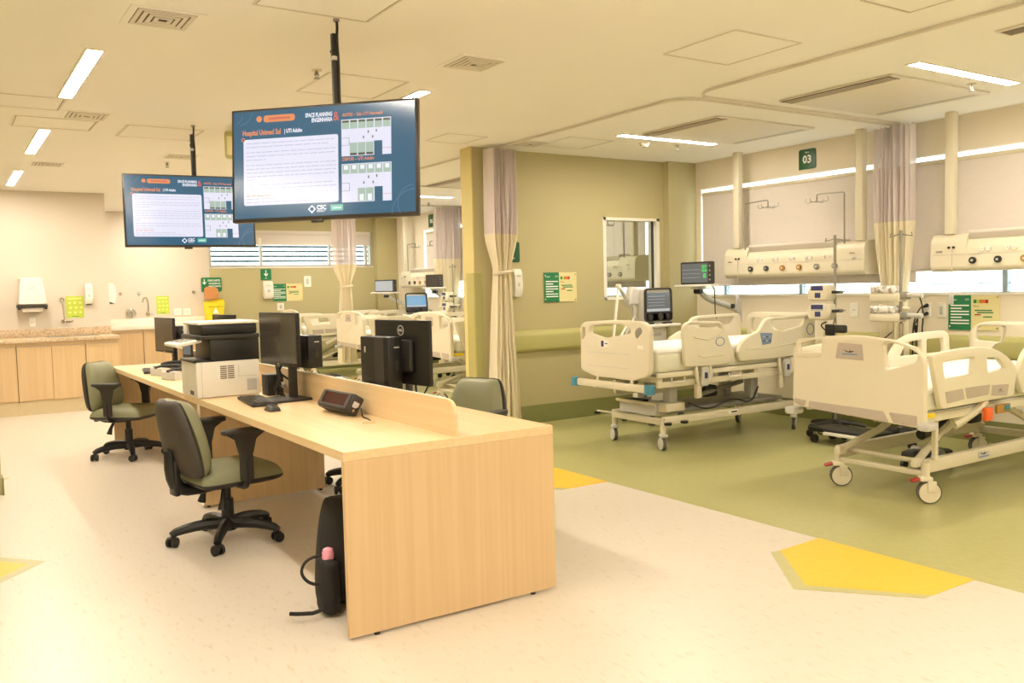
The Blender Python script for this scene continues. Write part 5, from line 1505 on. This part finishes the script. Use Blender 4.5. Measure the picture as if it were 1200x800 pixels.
# ------------------------------------------------------------------ hanging displays
def hanging_tv(pole, c, heading, tilt, label):
    t = thing('hanging_display', label, 'television', (pole[0], pole[1], CEIL))
    R_ = T(c[0] - pole[0], c[1] - pole[1], c[2] - CEIL) @ RZ(heading) @ RX(-tilt)
    w, h = .97, .558
    b = MB(); b.X = R_
    b.box((0, .022, 0), (w, .035, h), 'bezel', .006); b.box((0, .055, -.02), (w * .62, .04, h * .62), 'black2', .012)
    b.box((-.03, .004, -h / 2 - .006), (.06, .02, .016), 'black2', .004)
    b.build('housing', t)
    F = R_ @ FR((0, .0035, 0), (1, 0, 0), (0, 0, 1))
    sw, sh = w - .028, h - .030
    def U(u, v): return ((u - .5) * sw, (.5 - v) * sh + .003)
    def RC(u0, v0, u1, v1, k, z):
        a = U(u0, v1); d = U(u1, v0); b.rect(a[0], a[1], d[0], d[1], k, F, z)
    b = MB()
    RC(0, 0, 1, 1, 'tv_blue', 0)
    Z1, Z2, Z3 = .0004, .0008, .0012
    p0 = U(.055, .88); p1 = U(.587, .261)
    b.flat(rpoly([(p0[0], p0[1]), (p1[0], p0[1]), (p1[0], p1[1]), (p0[0], p1[1])], .012), 'tv_white', F, Z1)
    c0 = U(.146, .075); b.flat([(c0[0] + .015 * math.cos(a * PI / 12), c0[1] + .015 * math.sin(a * PI / 12)) for a in range(24)], 'tv_or', F, Z1)
    p0 = U(.171, .109); p1 = U(.348, .045); b.flat(rpoly([(p0[0], p0[1]), (p1[0], p0[1]), (p1[0], p1[1]), (p0[0], p1[1])], .015), 'tv_or', F, Z1)
    RC(.20, .068, .32, .086, 'tv_red', Z2)
    def TX(s, u, v, size, k, al='LEFT', off=.0, sx=1.0):
        q = U(u, v); b.text(s, size, k, F @ T(q[0], q[1], Z2), al, off, .0001, sx)
    TX('SPACE PLANNING', .556, .074, .028, 'tv_txt', 'RIGHT', .0009, .62); TX('ENGENHARIA', .556, .122, .028, 'tv_txt', 'RIGHT', .0009, .62)
    TX('&', .56, .10, .062, 'tv_red', 'LEFT', .0008, .8)
    TX('Hospital Unimed Sul', .05, .203, .036, 'tv_or', 'LEFT', .0011, .69); TX('| UTI Adulto', .288, .203, .027, 'tv_txt', 'LEFT', .0008, .68)
    TX('ANTES – Sala UTI Neonatal', .610, .093, .022, 'tv_or', 'LEFT', .0004, .82); TX('DEPOIS – UTI Adulto', .610, .498, .022, 'tv_or', 'LEFT', .0004, .82)
    c0 = U(.054, .262)
    ring = [(c0[0] + .010 * math.cos(a * PI / 8), c0[1] + .010 * math.sin(a * PI / 8)) for a in range(16)]
    b.flat(ring, 'tv_or', F, Z2); b.flat([(c0[0] + .6 * (p[0] - c0[0]), c0[1] + .6 * (p[1] - c0[1])) for p in ring], 'tv_blue', F, Z3)
    rnd = random.Random(11)
    rows = [(.30, .98), (.335, .92), (.385, 1), (.42, 1), (.455, .22), (.505, 1), (.54, 1), (.575, 1), (.61, .98), (.64, .08), (.69, .98), (.725, 1), (.76, .26), (.79, .27), (.82, .6), (.85, .75)]
    for i, (v, e) in enumerate(rows):
        u = .07; end = .07 + (.575 - .07) * e
        while u < end - .005:
            L = rnd.uniform(.018, .055); RC(u, v - .004, min(u + L, end), v + .004, 'tv_or' if i == 13 else 'tv_line', Z2); u += L + .006
    # floor plans
    for v0, v1, kind in ((.135, .47, 0), (.54, .89, 1)):
        b.flat([U(.605, v0), U(.605, v1), U(.782, v1), U(.782, v0 + .62 * (v1 - v0)), U(.826, v0 + .62 * (v1 - v0)), U(.826, v1), U(.874, v1), U(.874, v0)], 'tv_white', F, Z1)
        dv = v1 - v0
        for i in range(6):
            a = .608 + i * .0445
            RC(a, v0 + .02 * dv, a + .040, v0 + .26 * dv, 'tv_grn', Z2)
            if kind == 0: RC(a + .002, v0 + .03 * dv, a + .038, v0 + .085 * dv, 'tv_dk', Z3)
            else: RC(a + .010, v0 + .04 * dv, a + .032, v0 + .15 * dv, 'tv_txt', Z3)
        for i in range(3 if kind == 0 else 2):
            a = (.650 if kind == 0 else .692) + i * .044
            RC(a, v0 + .64 * dv, a + .041, v0 + .985 * dv, 'tv_grn', Z2)
            if kind == 0: RC(a + .002, v0 + .92 * dv, a + .038, v0 + .98 * dv, 'tv_dk', Z3)
            else: RC(a + .010, v0 + .80 * dv, a + .032, v0 + .97 * dv, 'tv_txt', Z3)
        for (uu, vv) in ((.722, .47), (.748, .33), (.772, .47), (.792, .31)): RC(uu, v0 + vv * dv, uu + .006, v0 + (vv + .07) * dv, 'tv_dk', Z2)
        RC(.605, v0 + .5 * dv, .648, v0 + .508 * dv, 'tv_dk', Z2); RC(.646, v0 + .5 * dv, .648, v0 + .7 * dv, 'tv_dk', Z2); RC(.605, v0 + .7 * dv, .648, v0 + .707 * dv, 'tv_dk', Z2); RC(.826, v0 + .82 * dv, .874, v0 + .828 * dv, 'tv_red', Z2)
    # footer marks
    q = U(.439, .937)
    b.flat([(q[0], q[1] + .021), (q[0] - .021, q[1]), (q[0], q[1] - .021), (q[0] + .021, q[1])], 'tv_txt', F, Z1)
    b.flat([(q[0] + .010 * math.cos(a * PI / 8), q[1] + .010 * math.sin(a * PI / 8)) for a in range(16)], 'tv_blue', F, Z2)
    TX('CSC', .466, .925, .028, 'tv_txt', 'LEFT', .0012, .95)
    RC(.466, .948, .518, .953, 'tv_txt', Z1); RC(.466, .960, .508, .965, 'tv_txt', Z1)
    RC(.542, .905, .611, .960, 'tv_teal', Z1); TX('unimed', .5765, .932, .019, 'tv_txt', 'CENTER', .0004, .8)
    # thin arcs in the corners
    def arc(cu_, cv_, r, a0, a1):
        q = U(cu_, cv_); pts = [(q[0] + r * math.cos(a0 + (a1 - a0) * i / 14), q[1] + r * math.sin(a0 + (a1 - a0) * i / 14)) for i in range(15)]
        inn = [(q[0] + (r - .0022) * math.cos(a0 + (a1 - a0) * i / 14), q[1] + (r - .0022) * math.sin(a0 + (a1 - a0) * i / 14)) for i in range(15)]
        for i in range(14): b.flat([pts[i], pts[i + 1], inn[i + 1], inn[i]], 'tv_thin', F, Z1)
    arc(1.0, .92, .09, 1.7, 3.7); arc(1.0, 1.02, .12, 1.6, 3.1); arc(0.0, .02, .05, -1.2, -.2); arc(.02, -.04, .09, -1.4, -.3)
    b.build('screen', t, smooth=False)
    # pole, cables, bracket
    b = MB(); top = 0.0; bot = c[2] - CEIL - .05
    b.box((0, 0, (bot - .07) / 2), (.026, .026, -(bot + .07) * -1 if False else abs(bot + .07)), 'black2', .003); b.build('drop_pole', t)
    b = MB(); b.X = R_; b.box((0, .10, 0), (.2, .07, .2), 'black2', .01); b.build('bracket', t)
    b = MB(); b.tube([(.012, -.012, 0), (.015, -.015, -.03), (.008, -.02, -.10), (.016, -.014, -.2), (.012, -.018, -.35), (.016, -.012, -.5), (0, -.016, bot)], .007, 'black', 6, smooth=1)
    b.box((0, -.0, -.19), (.036, .036, .02), 'lgrey', .004); b.box((.0, 0, -.155), (.034, .034, .015), 'black', .003)
    b.cyl((.012, -.012, -.012), (.012, -.012, 0), .016, 'mgrey', 10); b.build('power_cable', t)
    return t
hanging_tv((1.708, 4.155), (1.598, 4.085, 2.002), math.radians(-45.66), .068, 'nearer hanging display with the dark blue presentation slide, larger in view')
hanging_tv((1.757, 7.245), (1.702, 7.14, 2.027), math.radians(-7.0), 0.0, 'farther hanging display with the same slide, left of and behind the near one')

# ------------------------------------------------------------------ world, camera, view
w = bpy.data.worlds.new('daylight'); SC.world = w; w.use_nodes = True
nt = w.node_tree; bg = nt.nodes['Background']
bg.inputs['Color'].default_value = (0.93, 0.97, 1.0, 1); bg.inputs['Strength'].default_value = 6.0

yaw, pitch, roll, f = math.radians(33.16), math.radians(-3.5), math.radians(-1.4), 1028.5
fw = Vector((math.sin(yaw) * math.cos(pitch), math.cos(yaw) * math.cos(pitch), math.sin(pitch)))
r = Vector((math.cos(yaw), -math.sin(yaw), 0)); u = r.cross(fw)
r, u = math.cos(roll) * r + math.sin(roll) * u, -math.sin(roll) * r + math.cos(roll) * u
cd = bpy.data.cameras.new('camera'); cam = bpy.data.objects.new('camera', cd); COL.objects.link(cam)
cam.matrix_world = Matrix(((r.x, u.x, -fw.x, 0), (r.y, u.y, -fw.y, 0), (r.z, u.z, -fw.z, 1.37), (0, 0, 0, 1)))
cd.sensor_fit = 'HORIZONTAL'; cd.sensor_width = 36; cd.lens = f / 1200 * 36; cd.clip_start = .05; cd.clip_end = 100
SC.camera = cam
SC.view_settings.view_transform = 'Standard'; SC.view_settings.look = 'None'
SC.view_settings.gamma = 1; SC.view_settings.use_curve_mapping = False
SC.view_settings.exposure = 0.0
SC.cycles.use_denoising = True
SC.cycles.max_bounces = 8; SC.cycles.diffuse_bounces = 5; SC.cycles.transparent_max_bounces = 8
SC.cycles.sample_clamp_indirect = 8
